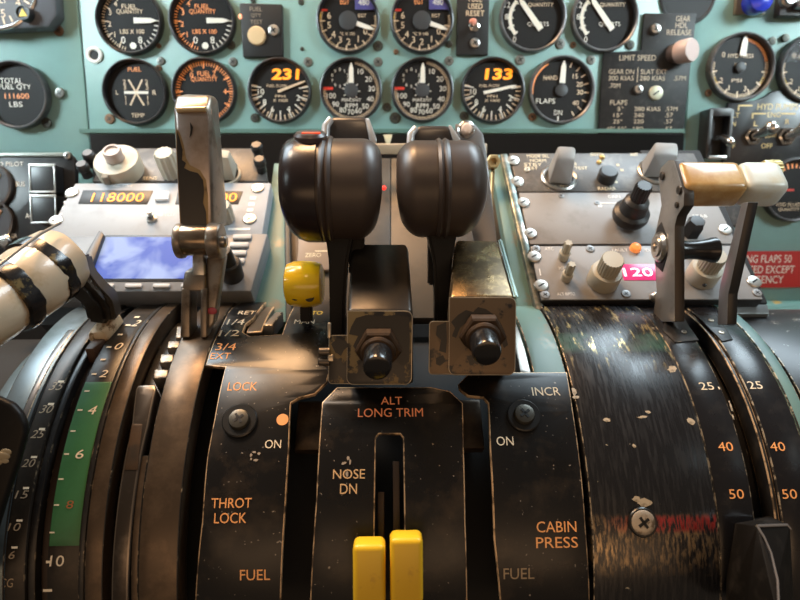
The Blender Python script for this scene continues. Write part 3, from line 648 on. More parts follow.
obj('lettering', ptext(CONS, [('ACTIVE', 123, 185.6, 20, 2.6), ('COMM', 205, 186, 16, 2.6), ('COMPASS TEST', 158, 214.5, 34, 2.8), ('-', 253, 198, 6, 3), ('-', 251.5, 204, 6, 3), ('-', 250, 210, 6, 3), ('-', 248.5, 215, 6, 3), ('-', 67, 196, 2, 2), ('-', 65, 202, 2, 2), ('-', 63, 208, 2, 2), ('-', 61, 214, 2, 2), ('-', 239, 229, 22, 2.2)], H+.0002), silk, root, world=True)
for i in range(4):
    x = 105+i*28; b = unit(CONS, [(x-8, 283), (x+9, 283), (x+8, 287), (x-9, 287)], H2, H2+.002, .0008); obj('soft_key', b, mat('key_grey', (.42, .43, .44), .4), root, world=True)
for i, (x, y) in enumerate(((243, 236), (240, 244), (238, 252), (236, 260))):
    b = unit(CONS, [(x-10, y-2.4), (x+9, y-2.4), (x+8, y+2.4), (x-11, y+2.4)], H2, H2+.002, .0008); obj('line_key', b, mat('key_grey', (.42, .43, .44), .4), root, world=True)
M = on(CONS, 233, 276, H2); b = B(); b.lathe([(10*s, 0), (11*s, .012), (9.5*s, .014), (7*s, .0145), (6.5*s, .024), (5*s, .026), (0, .026)], 36, M); obj('cursor_knob', b, knobblack, root, world=True)
for x, y, hh in ((72, 193, H), (56, 221, H), (258, 188.5, H), (250, 219.5, H)): dzus(root, CONS, x, y, hh, .0046)

# ------------------------------------------------------------------ bay between the consoles, behind the throttles
bay = mat('bay_tan', (.075, .058, .040), .5, .2, (.045, .036, .027), 40, .45, .65)
root = empty('bay_cover', on(CONS, 395, 240, -.012), 'tan grey sloping cover seen between the black throttle knobs', 'cover panel')
b = unit(CONS, [(286, 158), (390.4, 158), (389.8, 318), (284, 318)], -.02, -.012, .0006); obj('left_plate', b, bay, root, world=True)
b = unit(CONS, [(391.2, 158), (498, 158), (526, 318), (390.6, 318)], -.02, -.012, .0006); obj('right_plate', b, bay, root, world=True)
b = unit(CONS, [(302, 158), (330, 158), (330, 270), (296, 270)], -.012, -.008, .002); obj('placard', b, mat('placard_tan', (.30, .22, .16), .45), root, world=True)
obj('lettering', ptext(CONS, [('ZERO', 313, 255, 16, 4), ('-', 322, 251, 14, 1)], -.0078), silkw, root, world=True)
b = B(); b.box((0, 0, 0), (.15, .006, .008), .001, Matrix.Translation(P(388, 149, .455))); tag(obj('scale_bar', b, mat('bar_tan', (.42, .32, .22), .45)), 'pale tan bar crossing behind the throttle knobs under the cream pointer', 'bar')
M = PANEL.M(388, 141, .002); b = B(); s = PANEL.sx(388, 141); b.prism([(-4.5*s, 6*s), (4.5*s, 6*s), (1.5*s, -4*s), (-1.5*s, -4*s)], -.001, .003, .0004); tag(obj('index_pointer', b, mat('pointer_cream', (.75, .62, .40), .5), M=M), 'small cream wedge pointer above the pale tan bar', 'pointer')
b = B(); b.sphere((0, 0, 0), .0018); tag(obj('red_lamp', b, mat('lamp_red', (.9, .03, .02), .3, emit=(1, .05, .03), estr=1.2), M=Matrix.Translation(P(384, 188, .452))), 'tiny red lit lamp right of the left throttle knob', 'lamp')
# grey link plate with white button, and brass nut, right of the right throttle knob
root = empty('link_plate', P(478, 190, .40), 'grey metal link plate with white button behind right throttle knob', 'bracket')
b = B(); b.hull([P(x, y, d) for x, y in ((455, 124), (474, 124), (483, 134), (486, 150), (497, 243), (474, 243), (456, 150)) for d in (.402, .407)], .0006); obj('plate', b, mat('plate_grey', (.24, .24, .25), .35, .7), root, world=True)
b = B(); Mq = Matrix.Translation(P(466, 130, .401)) @ Matrix.Rotation(rad(75), 4, 'X'); b.lathe([(.0058, 0), (.0058, .002), (.0048, .0026), (.0042, .0012)], 32, Mq); obj('button_rim', b, silver, root, world=True)
b = B(); b.lathe([(.0036, 0), (.0036, .004), (.0026, .005), (0, .0052)], 28, Mq); obj('button', b, mat('button_ivory', (.75, .58, .48), .4), root, world=True)
b = B(); Mq = Matrix.Translation(P(493, 162, .44)) @ Matrix.Rotation(rad(78), 4, 'X'); b.lathe([(.0054, -.006), (.0054, .003), (.0048, .0036), (.0026, .0036), (.0024, -.002), (0, -.002)], 6, Mq); tag(obj('hex_nut', b, mat('brass_nut', (.55, .42, .22), .35, .8)), 'brass hexagon nut left of the right console edge', 'nut')
b = B(); b.tube([P(493, 168, .445), P(489, 240, .42), P(487, 262, .41)], .0015, 10); tag(obj('brass_rod', b, mat('brass_rod', (.30, .21, .10), .35, .8)), 'thin brass rod running down from the hexagon nut', 'rod')

# ------------------------------------------------------------------ right console
root = empty('mode_selector_panel', on(CONS, 600, 172, 0), 'dark grey mode selector panel with two grey pointer knobs', 'radio panel')
b = unit(CONS, [(509, 153), (694, 153), (712, 191), (518, 191.5)], -.01, .002, .0008); obj('plate', b, raddark, root, world=True); h = .002
for x, y, wd, ht in ((559, 178, 13, .026), (656, 172, 17, .024)):
    M = on(CONS, x, y, h); s = CONS.sx(x, y)
    b = B(); b.lathe([(18*s, 0), (18*s, .0012), (16.5*s, .002), (14*s, .0012)], 36, M); kr = obj('knob_skirt', b, steel, root, world=True)
    b = B(); b.hull([M @ Vector((xx*s, yy*s, z)) for xx, yy, z in ((-wd*.95, -9, .001), (wd*.75, -11, .001), (wd*.95, 10, .001), (-wd*.75, 12, .001), (-wd*.72, -4, ht*.85), (wd*.62, -5, ht*.8), (wd*.72, 7, ht), (-wd*.6, 8, ht))], .0016); obj('pointer_knob', b, knobgrey, root, world=True)
M = on(CONS, 606, 179, h); b = B(); b.lathe([(9*s, 0), (9*s, .007), (7.5*s, .0085), (0, .0087)], 28, M); kk = obj('small_knob', b, knobblack, root, world=True)
b = B(); b.sphere((0, 0, 0), .0022, on(CONS, 602, 157.5, h)); b.sphere((0, 0, 0), .002, on(CONS, 599, 162.5, h)); obj('gold_wear', b, mat('brass_dot', (.6, .42, .16), .4, .5), root, world=True)
obj('lettering', ptext(CONS, [('MODE SEL', 538, 156, 22, 3), ('NORM', 538, 160.5, 16, 3), ('STBY', 533, 164.5, 18, 3), ('TEST', 531, 168, 14, 3), ('LDR', 573, 164, 8, 3), ('TEST', 581, 168, 13, 3), ('TCR TEST', 559, 187, 24, 3.4), ('RADAR', 607, 188.5, 18, 3.2), ('ANT', 634, 154.5, 8, 3), ('SECTOR', 597, 154.5, 14, 2.6), ('-', 618, 165, 3, 2), ('-', 622, 170, 3, 2), ('-', 616, 182, 3, 2)], h+.0002), silkw, root, world=True)
for x, y in ((513, 161), (517, 182)): dzus(root, CONS, x, y, h, .005)
screw(root, on(CONS, 527, 170, h), .0022, .001, [mat('screw_cream', (.7, .66, .55), .4), MATS['washer_black'], MATS['recess']])

root = empty('radar_control_panel', on(CONS, 630, 220, 0), 'plain light grey panel with black stacked three tier knob', 'radio panel')
b = unit(CONS, [(519, 192.5), (712, 192.5), (737, 243.5), (530, 244)], -.01, .002, .0006); obj('plate', b, radmid, root, world=True)
M = on(CONS, 627, 222, h); s = CONS.sx(627, 222)
b = B(); b.lathe([(10*s, 0), (10*s, .002), (16*s, .004), (17.5*s, .007), (17*s, .011), (13*s, .0125), (12.5*s, .018), (11.5*s, .0195)], 40, M); kb = obj('outer_knob', b, knobblack, root, world=True)
b = B(); b.lathe([(11.5*s, .0195), (11.5*s, .0215), (9*s, .023), (7.5*s, .0235)], 40, M); b.flute(7.8*s, .0125, 16, .0006, M @ Matrix.Translation((0, 0, .0235))); obj('inner_knob', b, knobblack, kb, world=True)
M = on(CONS, 690, 233, h); b = B(); b.lathe([(9*s, 0), (9*s, .010), (7*s, .013), (0, .0135)], 6, M); obj('hex_knob', b, knobblack, root, world=True)
obj('lettering', ptext(CONS, [('GAIN', 614, 196.5, 12, 2.6), ('STAB', 700, 216, 14, 2.8), ('-', 608, 203, 18, .8), ('-', 600, 206, 4, 2)], h+.0002), silk, root, world=True)
for x, y in ((523, 203), (530, 234), (725, 230)): dzus(root, CONS, x, y, h, .0046)
for x, y in ((561, 196), (597, 203)): screw(root, on(CONS, x, y, h), .0022, .0006, [mat('screw_grey', (.25, .25, .25), .4, .5), MATS['washer_black'], MATS['recess']])

root = empty('transponder_unit', on(CONS, 650, 272, 0), 'light grey transponder with pink lit 120 display and cream knobs', 'radio')
H = .006
b = unit(CONS, [(530, 245.5), (737, 245), (764, 300), (541, 300.5)], -.012, H, .0012); obj('body', b, mat('transponder_body', (.02, .02, .022), .4), root, world=True)
b = unit(CONS, [(530.5, 246), (736.5, 245.5), (763, 299), (541.5, 299.5)], H-.001, H+.0006, .0005); obj('face', b, mat('transponder_grey', (.25, .25, .255), .45, 0, (.205, .205, .21), 70, .52, .72), root, world=True); H += .0006
for x, y in ((563, 258), (566, 279)):
    M = on(CONS, x, y, H); s = CONS.sx(x, y); b = B(); b.lathe([(5*s, 0), (5.5*s, .006), (4*s, .007)], 20, M); b.flute(4*s, .010, 6, .0006, M @ Matrix.Translation((0, 0, .006)), .9); obj('small_knob', b, knobcream, root, world=True)
for x, y in ((602, 282), (700, 278)):
    M = on(CONS, x, y, H); b = B(); b.lathe([(14*s, 0), (15*s, .001), (15*s, .010), (14*s, .012), (9*s, .0122)], 40, M); kb = obj('outer_knob', b, knobcream, root, world=True)
    b = B(); b.flute(10.5*s, .012, 22, .0005, M @ Matrix.Translation((0, 0, .012)), .95); obj('inner_knob', b, knobcream, kb, world=True)
    if x == 700: b = B(); b.sphere((-4*s, -15*s, .006), .0013, M); obj('set_screw', b, knobblack, kb, world=True)
M = on(CONS, 635, 249, H); b = B(); b.lathe([(5.5*s, 0), (5.5*s, .0015), (4.8*s, .003), (0, .0045)], 24, M); obj('amber_lamp', b, mat('lamp_amber', (.75, .2, .05), .3, emit=(1, .3, .06), estr=.6), root, world=True)
b = unit(CONS, [(620, 264), (674, 264), (677, 280), (624, 280)], H-.001, H+.0004, .0002); d = obj('display', b, mat('display_pink', (.45, .03, .13), .25, emit=(1, .05, .27), estr=.42), root, world=True)
obj('digits', ptext(CONS, [('120', 638, 272, 29, 8)], H+.0008), mat('digits_pink', (1, .7, .8), .4, emit=(1, .75, .85), estr=2.2), d, world=True)
obj('lettering', ptext(CONS, [('ATC', 549, 248.8, 9, 2.8), ('FAULT', 620, 250, 16, 2.8), ('IDENT', 652, 250, 14, 2.6), ('XPDR', 566, 268, 16, 2.6), ('ALT RPTG', 566, 294, 18, 2.8), ('-', 540, 272, 1, 7), ('MODE', 700, 254, 16, 2.6)], H+.0002), silk, root, world=True)
for x, y in ((534, 257), (541, 286), (754, 282)): dzus(root, CONS, x, y, H, .0046)
for x, y in ((590, 249), (626, 294), (545, 295), (757, 293), (536, 249)): screw(root, on(CONS, x, y, H), .003, .0008, [mat('screw_grey', (.25, .25, .25), .4, .5), MATS['washer_black'], MATS['recess']])
b = B(); b.sphere((0, 0, 0), .0036, on(CONS, 655, 297, H)); obj('steel_button', b, steel, root, world=True)
b = B(); b.hull([P(x, y, d) for x, y in ((692, 248), (708, 239), (712, 251), (697, 256)) for d in (.398, .402)], .0003); tag(obj('warning_tag', b, mat('tag_pink', (.6, .35, .35), .5)), 'small pinkish tag standing behind the black spool knob', 'tag')

# ------------------------------------------------------------------ quadrant: strips and cover plates on the drum
edgeb = mat('edge_bare', (.10, .07, .045), .4, .3, (.66, .46, .27), 120, .40, .52)
edgew = mat('edge_pale', (.50, .42, .30), .4, .5, (.04, .035, .03), 200, .44, .52)
edged = mat('edge_dark', (.02, .018, .016), .4, .3, (.30, .24, .16), 160, .56, .68)
plate = mat('plate_black', (.008, .0075, .0075), .30, 0, (.05, .036, .024), 48, .50, .80, rvar=.08, bump=.06, detail=10, spec=.42, speck=(.30, .26, .22))
inkO = mat('ink_orange', (.85, .36, .12), .5, emit=(1, .4, .12), estr=.16)
inkW = mat('ink_cream', (.78, .66, .48), .5, emit=(1, .8, .55), estr=.08)
inkF = mat('ink_faded', (.42, .32, .21), .55)
brown = mat('rail_brown', (.085, .060, .040), .36, .5, (.18, .13, .088), 70, .46, .75, .30, .75, rvar=.08, bump=.05, detail=10)
scale_m = mat('scale_black', (.022, .018, .014), .38, .2, (.05, .038, .028), 90, .5, .75, rvar=.08)

def quadrant(name, label, cat, px, py, group=None):
    x, y, t = cyl(px, py); return empty(name, bend(Vector((x, y, 0))), label, cat, group)

# far left: blue grey rail, thin rail, centre of gravity scale, green trim scale
root = quadrant('trim_wheel_rim', 'bluish grey shiny curved rail at far left under the cream handle', 'rail', 30, 350)
xr = (80-388)*.352/F
strip('rim', xr-.017, xr, -.008, .001, [mat('rim_blue', (.14, .18, .20), .32, .6, (.07, .095, .11), 40, .45, .65), edged], root)
strip('side_flange', xr-.040, xr-.0175, -.030, -.022, [mat('rim_side', (.10, .13, .14), .35, .6), edged], root)
root = quadrant('thin_rail', 'thin dark rail with bright worn edge left of the number scale', 'rail', 46, 371)
strip('rail', CX(42, 371), CX(49.5, 371), -.012, .0012, [mat('rail_edge', (.16, .15, .145), .3, .8), edgew], root, y0=cyl(75, 331)[1], y1=cyl(22, 420)[1])
root = quadrant('centre_of_gravity_scale', 'narrow dark scale with numbers 35 to 6 and CG at left', 'scale plate', 29, 463)
strip('scale', CX(18, 450), CX(42, 450), -.010, 0, [scale_m, edged], root)
strip('inner_rim', CX(42.3, 450), CX(50, 450), -.010, -.0015, [blk, edged], root)
g = []
for st, x, y in (('35', 57, 386), ('30', 47, 409), ('25', 38, 434), ('20', 29, 463), ('15', 22, 494.5), ('10', 14.5, 527), ('6', 12, 555)): g.append((st, x, y, 12 if len(st) > 1 else 6, 8, 0, .25))
g.append(('CG', 6.5, 583, 13, 9, 0, .15))
for x, y in ((61, 381.5), (51, 404), (42, 429), (34, 457), (26, 488), (19.5, 520.5), (14.5, 547.5)): g.append(('-', x, y, 6, 2.2, 1))
letters(root, g, .0002, [inkF, inkW])
root = quadrant('stabiliser_trim_scale', 'curved dark scale with green band and numbers 2 to 10', 'scale plate', 75, 460)
strip('groove_floor', CX(50, 450), CX(63, 450), -.012, -.006, [mat('groove_brown', (.035, .022, .016), .55), edged], root)
strip('scale', CX(63, 450), CX(93.5, 450), -.010, 0, [scale_m, edged], root)
strip('rim', CX(93.5, 450), CX(99, 450), -.010, .0012, [blk, edged], root)
gx0, gx1 = CX(64.0, 450), CX(92.6, 450)
b = flat_plate([(gx0, cyl(50, 546)[1]), (gx1, cyl(50, 546)[1]), (gx1, cyl(100, 382)[1]), (gx0, cyl(100, 382)[1])], (), -.0005, .0002, .0001).bent(); obj('green_band', b, mat('band_green', (.045, .19, .075), .45, 0, (.038, .15, .06), 50, .45, .7), root, world=True)
g = [('2', 137, 323, 6, 6, 0, .2), ('0', 119, 346, 7, 6.5, 0, .2), ('2', 104.5, 373.5, 7, 7, 0, .2), ('4', 92.5, 410, 8, 8.5, 0, .2), ('6', 80, 454, 8, 9, 0, .15), ('8', 70, 504.5, 7, 8, 1, .1), ('10', 57, 561, 14, 11, 0, .1)]
for x, y in ((137, 317), (128, 325), (120, 334.5), (109, 347), (103, 359.5), (94, 374), (87, 391), (80, 410), (73, 431), (66.5, 454), (61, 479), (56.5, 505), (52, 532.5)): g.append(('-', x, y, 5, 1.5, 0))
g += [('-', 48.5, 562, 5, 2.6, 2), ('-', 47.5, 590.5, 9, 2.6, 2)]
letters(root, g, .0005, [inkW, mat('ink_rust', (.42, .16, .06), .5), inkW])
# cream tab pointing at the scale
root = quadrant('scale_pointer', 'chipped cream pointer tab at top of the green scale', 'pointer', 105, 330)
Mq = cframe(105, 330, .002); b = B(); b.hull([Mq @ Vector(p) for p in ((-.0065, -.008, -.003), (.0045, -.008, -.003), (.0065, .012, -.002), (-.004, .013, -.002), (-.006, -.008, .003), (.003, -.008, .004), (.0065, .009, .0055), (-.003, .010, .006))], .0012)
obj('tab', b, mat('tab_cream', (.62, .48, .31), .5, 0, (.22, .13, .06), 260, .52, .62, bump=.3), root, world=True)
b = B(); b.hull([Mq @ Vector(p) for p in ((-.0035, -.007, -.001), (.003, -.007, -.001), (.001, -.019, 0), (-.0035, -.019, 0), (-.0035, -.007, -.010), (.003, -.007, -.010), (.001, -.019, -.010), (-.0035, -.019, -.010))], .0004); obj('stem', b, mat('stem_brown', (.10, .055, .035), .5), root, world=True)

# brown rails with the detent track of the speed brake lever
root = quadrant('detent_track', 'brown worn curved rails with a toothed slot between them', 'rail', 140, 470)
strip('left_rail', CX(99.3, 450), CX(118, 445), -.012, .0012, [brown, edged], root)
strip('right_rail', CX(151, 445), CX(188, 450), -.012, .0012, [brown, edged], root)
b = flat_plate([(CX(143.5, 450), Y1), (CX(151.2, 445), Y1), (CX(151.2, 445), cyl(140, 456)[1]), (CX(143.5, 450), cyl(140, 456)[1])], (), -.012, .0012, .0004).bent(); obj('rail_filler', b, [brown, edged], root, world=True)
strip('slot_floor', CX(118.5, 445), CX(150.5, 445), -.014, -.009, [blk, edged], root)
tm = mat('tooth_steel', (.24, .22, .195), .4, .6, (.14, .125, .11), 150, .5, .7)
for x, y, w, hh in ((182, 332, 13, 11), (173, 344.3, 12, 7), (166, 358.3, 13.5, 8.5), (160, 374, 14.5, 9)):
    q = [cyl(x-w/2, y+hh/2, 0)[:2], cyl(x+w/2, y+hh/2, 0)[:2], cyl(x+w/2+1.5, y-hh/2, 0)[:2], cyl(x-w/2+1.5, y-hh/2, 0)[:2]]
    b = flat_plate(q, (), -.010, .0002, .0008).bent(.002); obj('detent_tooth', b, [tm, edgew], root, world=True)
root = quadrant('track_lever', 'flat dark steel lever lying in the toothed slot, worn at its upper end', 'lever', 145, 420)
wl = .0026
b = flat_plate([(CX(108.5, 598, wl), Y1), (CX(125.5, 598, wl), Y1), (CX(139, 470, wl), cyl(144, 457, wl)[1]), cyl(148.5, 425, wl)[:2], cyl(156, 390, wl)[:2], cyl(154.5, 384.5, wl)[:2], cyl(138, 385, wl)[:2], cyl(135.5, 389, wl)[:2], cyl(131, 430, wl)[:2], (CX(125.5, 452, wl), cyl(126, 450, wl)[1])], (), -.008, wl, .0010).bent()
obj('blade', b, [mat('lever_worn', (.06, .05, .042), .32, .7, (.17, .145, .12), 40, .5, .72), mat('lever_edge', (.20, .17, .14), .3, .8)], root, world=True)
b = flat_plate([cyl(132, 424, wl)[:2], cyl(143, 424, wl)[:2], cyl(138, 470, wl)[:2], cyl(125, 470, wl)[:2]], (), .0015, wl+.0003, .0002).bent(); obj('rust_patch', b, [mat('rust_brown', (.075, .045, .025), .45, .4, (.04, .03, .022), 60, .45, .6)], root, world=True)

# throttle lock plate
root = quadrant('throttle_lock_plate', 'black THROT LOCK cover plate with fractions and EXT at its top', 'cover plate', 245, 450)
cplate('plate', [(229, 311), (237, 306), (262, 306), (254, 318), (246, 324), (243, 332), (250, 336), (282, 334), (287, 320), (294, 306), (338, 306), (334, 330), (330, 370), (327, 382), (315, 394), (299, 398), (291, 403), (289, 450), (286, 500), (281, 600), (280, 625), (193, 625), (195, 600), (202, 520), (207, 457), (214, 420), (225, 367), (205, 365.5), (214, 341), (222, 325)], [plate, edgeb], root)
letters(root, [('RET', 247, 312.5, 17, 3.4, 1), ('1/4', 236, 321.8, 17, 5.5, 1), ('1/2', 229.5, 333, 20, 6, 1), ('3/4', 226, 346.6, 20, 7, 0), ('EXT', 220.5, 355.8, 20, 6, 0), ('MAN', 304.5, 321.5, 20, 4.2, 1), ('AUTO', 311.5, 312.8, 22, 3.6, 2), ('LOCK', 242.5, 386.3, 29, 8.5, 0), ('ON', 273, 444, 16, 8.6, 3), ('THROT', 231.5, 503, 40, 10, 0), ('LOCK', 230.3, 518, 32, 10.5, 0), ('FUEL', 255, 575, 30, 10.6, 0), ('o', 282.5, 419.5, 12, 10, 0)], .0017, [inkO, inkW, mat('ink_yellow', (.6, .42, .05), .5), inkW])
chips(root, [(251, 455, 3, 4), (254, 452, 5, 2.5), (259, 453.5, 3, 3), (255.5, 460, 6, 2.5), (251, 459, 2, 3)], .0018, mat('chip_bare', (.5, .42, .34), .4, .4))
screw(root, cframe(240, 421, .0015), 10.5*.305/F, .003, screwm, washer=17.5*.305/F)
# the lever piece in the plate's slot
root = quadrant('slot_slider', 'grey ribbed slider in the slot between the fraction marks and MAN', 'slider', 265, 322)
b = flat_plate([cyl(246, 334, -.002)[:2], cyl(262, 333, -.002)[:2], (CX(270, 312), .02), (CX(258, 312), .02)], (), -.012, -.001, .0008).bent(); obj('curved_guide', b, [mat('guide_grey', (.10, .085, .07), .4, .4), edgeb], root, world=True)
b = flat_plate([cyl(263, 327, 0)[:2], cyl(273, 327, 0)[:2], cyl(283, 313.5, 0)[:2], cyl(276, 313.5, 0)[:2]], (), -.008, .0012, .0006).bent(); obj('slider_top', b, [mat('slider_steel', (.26, .235, .21), .35, .6), edgew], root, world=True)

# trim plate in the middle
root = quadrant('trim_plate', 'black ALT LONG TRIM cover plate with centre slot', 'cover plate', 388, 470)
cplate('plate', [(337, 387), (432, 387), (450, 391), (463, 403), (464, 450), (465.5, 520), (467.5, 600), (468, 625), (309, 625), (310, 600), (316, 500), (322, 402)], [plate, edgeb], root, holes=[[(374, 612), (376, 438), (379, 434), (400, 434), (403, 438), (405, 612)]])
letters(root, [('ALT', 391.5, 400.6, 21, 7.6, 0), ('LONG TRIM', 390.5, 412.5, 65, 8.6, 0), ('NOSE', 349, 474, 32, 9.6, 1), ('DN', 348.5, 488.8, 17, 10.2, 1)], .0017, [mat('ink_red_orange', (.85, .27, .12), .5, emit=(1, .3, .1), estr=.16), mat('ink_pale_orange', (.62, .40, .20), .5, emit=(1, .6, .3), estr=.06)])
chips(root, [(348, 458, 4, 6), (344, 463, 6, 3, .4), (350, 462, 2.5, 5), (347, 474, 3, 6)], .0018, mat('chip_bare', (.5, .42, .34), .4, .4))
# cabin pressure plate
root = quadrant('cabin_pressure_plate', 'black CABIN PRESS cover plate with INCR at its top', 'cover plate', 540, 470)
cplate('plate', [(458, 384), (470, 372), (567, 372), (573, 410), (580, 460), (586, 530), (590, 600), (591, 625), (502, 625), (500, 600), (494, 540), (490, 450), (488, 403), (483, 397.5), (468, 396), (459, 389)], [plate, edgeb], root)
letters(root, [('INCR', 546, 391.3, 28, 8.4, 1), ('ON', 505, 441, 17, 9, 1), ('CABIN', 556.5, 526.8, 40, 11, 0), ('PRESS', 557, 542.5, 42, 11, 0), ('FUEL', 519, 573.7, 31, 11, 2)], .0017, [inkO, inkW, inkF])
screw(root, cframe(523.5, 416, .0015), 10.5*.305/F, .003, screwm, washer=17*.305/F)

stopm = mat('slot_stop_brown', (.075, .052, .032), .42, .4, (.025, .018, .012), 50, .45, .65)
for nm, xa, xb in (('left', 292, 321), ('right', 463, 487)):
    x0, x1 = CX(xa, 430), CX(xb, 430)
    b = flat_plate([(x0, cyl(400, 449, -.012)[1]), (x1, cyl(400, 449, -.012)[1]), (x1, cyl(400, 400, -.012)[1]), (x0, cyl(400, 400, -.012)[1])], (), -.022, -.012, .001).bent()
    tag(obj('slot_stop', b, [stopm, stopm]), 'dull brown block inside the top of the slot %s the ALT LONG TRIM plate' % ('left of' if nm == 'left' else 'right of'), 'block')

# ------------------------------------------------------------------ right of the centre
root = quadrant('teal_band', 'worn teal curved band right of the right lever box', 'band', 540, 345)
strip('band', CX(533, 371), CX(566, 371), -.012, -.0004, [tealw, edgew], root, y1=cyl(540, 395)[1])
strip('steel_block', CX(520.5, 371), CX(532.3, 371), -.012, -.0022, [mat('block_steel', (.3, .28, .25), .35, .7), edged], root, y1=cyl(525, 372)[1], y0=.012)
# wide scratched cover
scr = mat('scratched_black', (.014, .0145, .016), .30, 0, bump=0); nt = scr.node_tree; N = nt.nodes; L = nt.links; bs = N['Principled BSDF']
tc = N.new('ShaderNodeTexCoord')
def nz(scale, mp, det=8, rough=.6):
    m = N.new('ShaderNodeMapping'); m.inputs['Scale'].default_value = mp; L.new(tc.outputs['UV'], m.inputs['Vector'])
    n = N.new('ShaderNodeTexNoise'); n.inputs['Scale'].default_value = scale; n.inputs['Detail'].default_value = det; n.inputs['Roughness'].default_value = rough; L.new(m.outputs[0], n.inputs['Vector']); return n
def mr(src, a, c, t0=0., t1=1.):
    r = N.new('ShaderNodeMapRange'); r.inputs['From Min'].default_value = a; r.inputs['From Max'].default_value = c; r.inputs['To Min'].default_value = t0; r.inputs['To Max'].default_value = t1; L.new(src, r.inputs['Value']); return r.outputs[0]
def mth(op, a, c):
    m = N.new('ShaderNodeMath'); m.operation = op
    for i, v in enumerate((a, c)):
        if isinstance(v, (int, float)): m.inputs[i].default_value = v
        else: L.new(v, m.inputs[i])
    return m.outputs[0]
def mix(f, a, c):
    m = N.new('ShaderNodeMix'); m.data_type = 'RGBA'; L.new(f, m.inputs['Factor'])
    for k, v in (('A', a), ('B', c)):
        if isinstance(v, tuple): m.inputs[k].default_value = (*v, 1)
        else: L.new(v, m.inputs[k])
    return m.outputs['Result']
sep = N.new('ShaderNodeSeparateXYZ'); L.new(tc.outputs['UV'], sep.inputs[0])
band = lambda y, h: mr(mth('ABSOLUTE', mth('SUBTRACT', sep.outputs['Y'], y), 0), h, h*.5)
upy = cyl(620, 330)[1]; redy = cyl(640, 524)[1]
lines = nz(620, (1, .10, 1), 4); fine = nz(700, (1, .22, 1), 5); blot = nz(26, (1, 1, 1), 10, .7); spk = nz(210, (.6, 1, 1), 3)
scrat = mth('MULTIPLY', mr(nz(210, (1.5, .33, 1), 5).outputs['Fac'], .575, .63), band(upy+.004, .040))
c = mix(mr(lines.outputs['Fac'], .50, .75), (.011, .0115, .0135), (.036, .036, .038))
tealf = mth('MULTIPLY', mth('MULTIPLY', band(cyl(640, 343)[1], .010), mr(blot.outputs['Fac'], .42, .58)), .7)
c = mix(tealf, c, (.05, .13, .10))
c = mix(scrat, c, (.52, .43, .22))
c = mix(mth('MULTIPLY', mr(spk.outputs['Fac'], .70, .74), 1.0), c, (.6, .55, .42))
wear_glint = mth('MULTIPLY', mth('MULTIPLY', band(cyl(640, 545)[1], .015), mr(blot.outputs['Fac'], .36, .60)), mr(fine.outputs['Fac'], .47, .57))  # gold wear speckles; the band also paints in the low highlight
c = mix(wear_glint, c, (.42, .30, .17))
redf = mth('MULTIPLY', mth('MULTIPLY', band(redy, .0045), mr(fine.outputs['Fac'], .44, .54)), mr(sep.outputs['X'], CX(600, 524), CX(660, 524)))
c = mix(redf, c, (.36, .035, .035))
L.new(c, bs.inputs['Base Color']); L.new(mr(lines.outputs['Fac'], .4, .7, .24, .36), bs.inputs['Roughness'])
L.new(mth('MULTIPLY', mth('MAXIMUM', wear_glint, scrat), .85), bs.inputs['Metallic'])
bp = N.new('ShaderNodeBump'); bp.inputs['Strength'].default_value = .12; bp.inputs['Distance'].default_value = .0003; L.new(mth('ADD', fine.outputs['Fac'], lines.outputs['Fac']), bp.inputs['Height']); L.new(bp.outputs[0], bs.inputs['Normal'])
root = quadrant('scratched_cover', 'wide black curved cover, heavily scratched, with red smear and one pale screw', 'cover plate', 640, 450)
strip('cover', CX(567.5, 372), CX(684.5, 384), -.010, .0012, [scr, edgew], root, bev=.0005)
screw(root, cframe(642, 522, .0012), 12*.288/F, .0012, [mat('screw_cream_big', (.46, .40, .32), .45, .4, (.2, .15, .1), 300, .5, .6), MATS['washer_black'], MATS['recess']], washer=14.5*.288/F)
chips(root, [(643, 417, 10, 3), (607, 420, 9, 4), (691, 421, 8, 7), (574, 391, 5, 8), (576, 397, 9, 4), (672, 369, 12, 6, .5), (648, 412, 6, 4), (634, 446, 4, 4), (645, 503, 20, 9), (637, 499, 9, 6)], .0014, mat('chip_cream', (.50, .42, .30), .5, 0, (.25, .2, .13), 300, .5, .6))

flapm = mat('flap_scale_black', (.009, .009, .011), .28, 0, (.028, .026, .025), 70, .55, .8, rvar=.08, bump=.04)
def flapscale(label, xl, xr, items, rimL=None, nm='flap_scale', rest=()):
    r = quadrant(nm, label, 'scale plate', *items[1][1:3], group='flap scales')
    strip('scale', xl, xr, -.012, 0, [flapm, edgew], r)
    letters(r, items, .0002, [inkO, inkW])
    return r
root = flapscale('curved black scale 25 40 50 beside the scratched cover', CX(685.5, 384), CX(742, 450), [('25', 706.5, 386, 14, 7.6, 1), ('40', 725.5, 446.5, 15, 9, 0), ('50', 736.5, 494, 15, 9.6, 0), ('-', 719, 388, 1.6, 2.4, 1)])
chips(root, [(731, 407, 2.4, 10), (733, 417, 2, 7), (729.5, 402, 1.6, 4)], .0003, MATS['chip_cream'])
root = flapscale('curved black scale 25 40 50 at the right edge, beyond the slot', CX(768, 450), CX(805, 450), [('25', 755, 385, 14, 7.6, 1), ('40', 777.5, 446.5, 15, 9, 0), ('50', 789.5, 494, 15, 9.6, 0)])
strip('slot_rim', CX(763, 450), CX(767.6, 450), -.012, -.0012, [blk, edgeb], root)
strip('slot_floor', CX(742.5, 450), CX(762.6, 450), -.016, -.013, [blkm, edged], root)
root = quadrant('teal_edge_band', 'narrow teal curved band at right edge beside the outer black drum', 'band', 775, 370)
strip('band', CX(805.5, 450), CX(819, 450), -.012, .0004, [tealw, edgew], root)
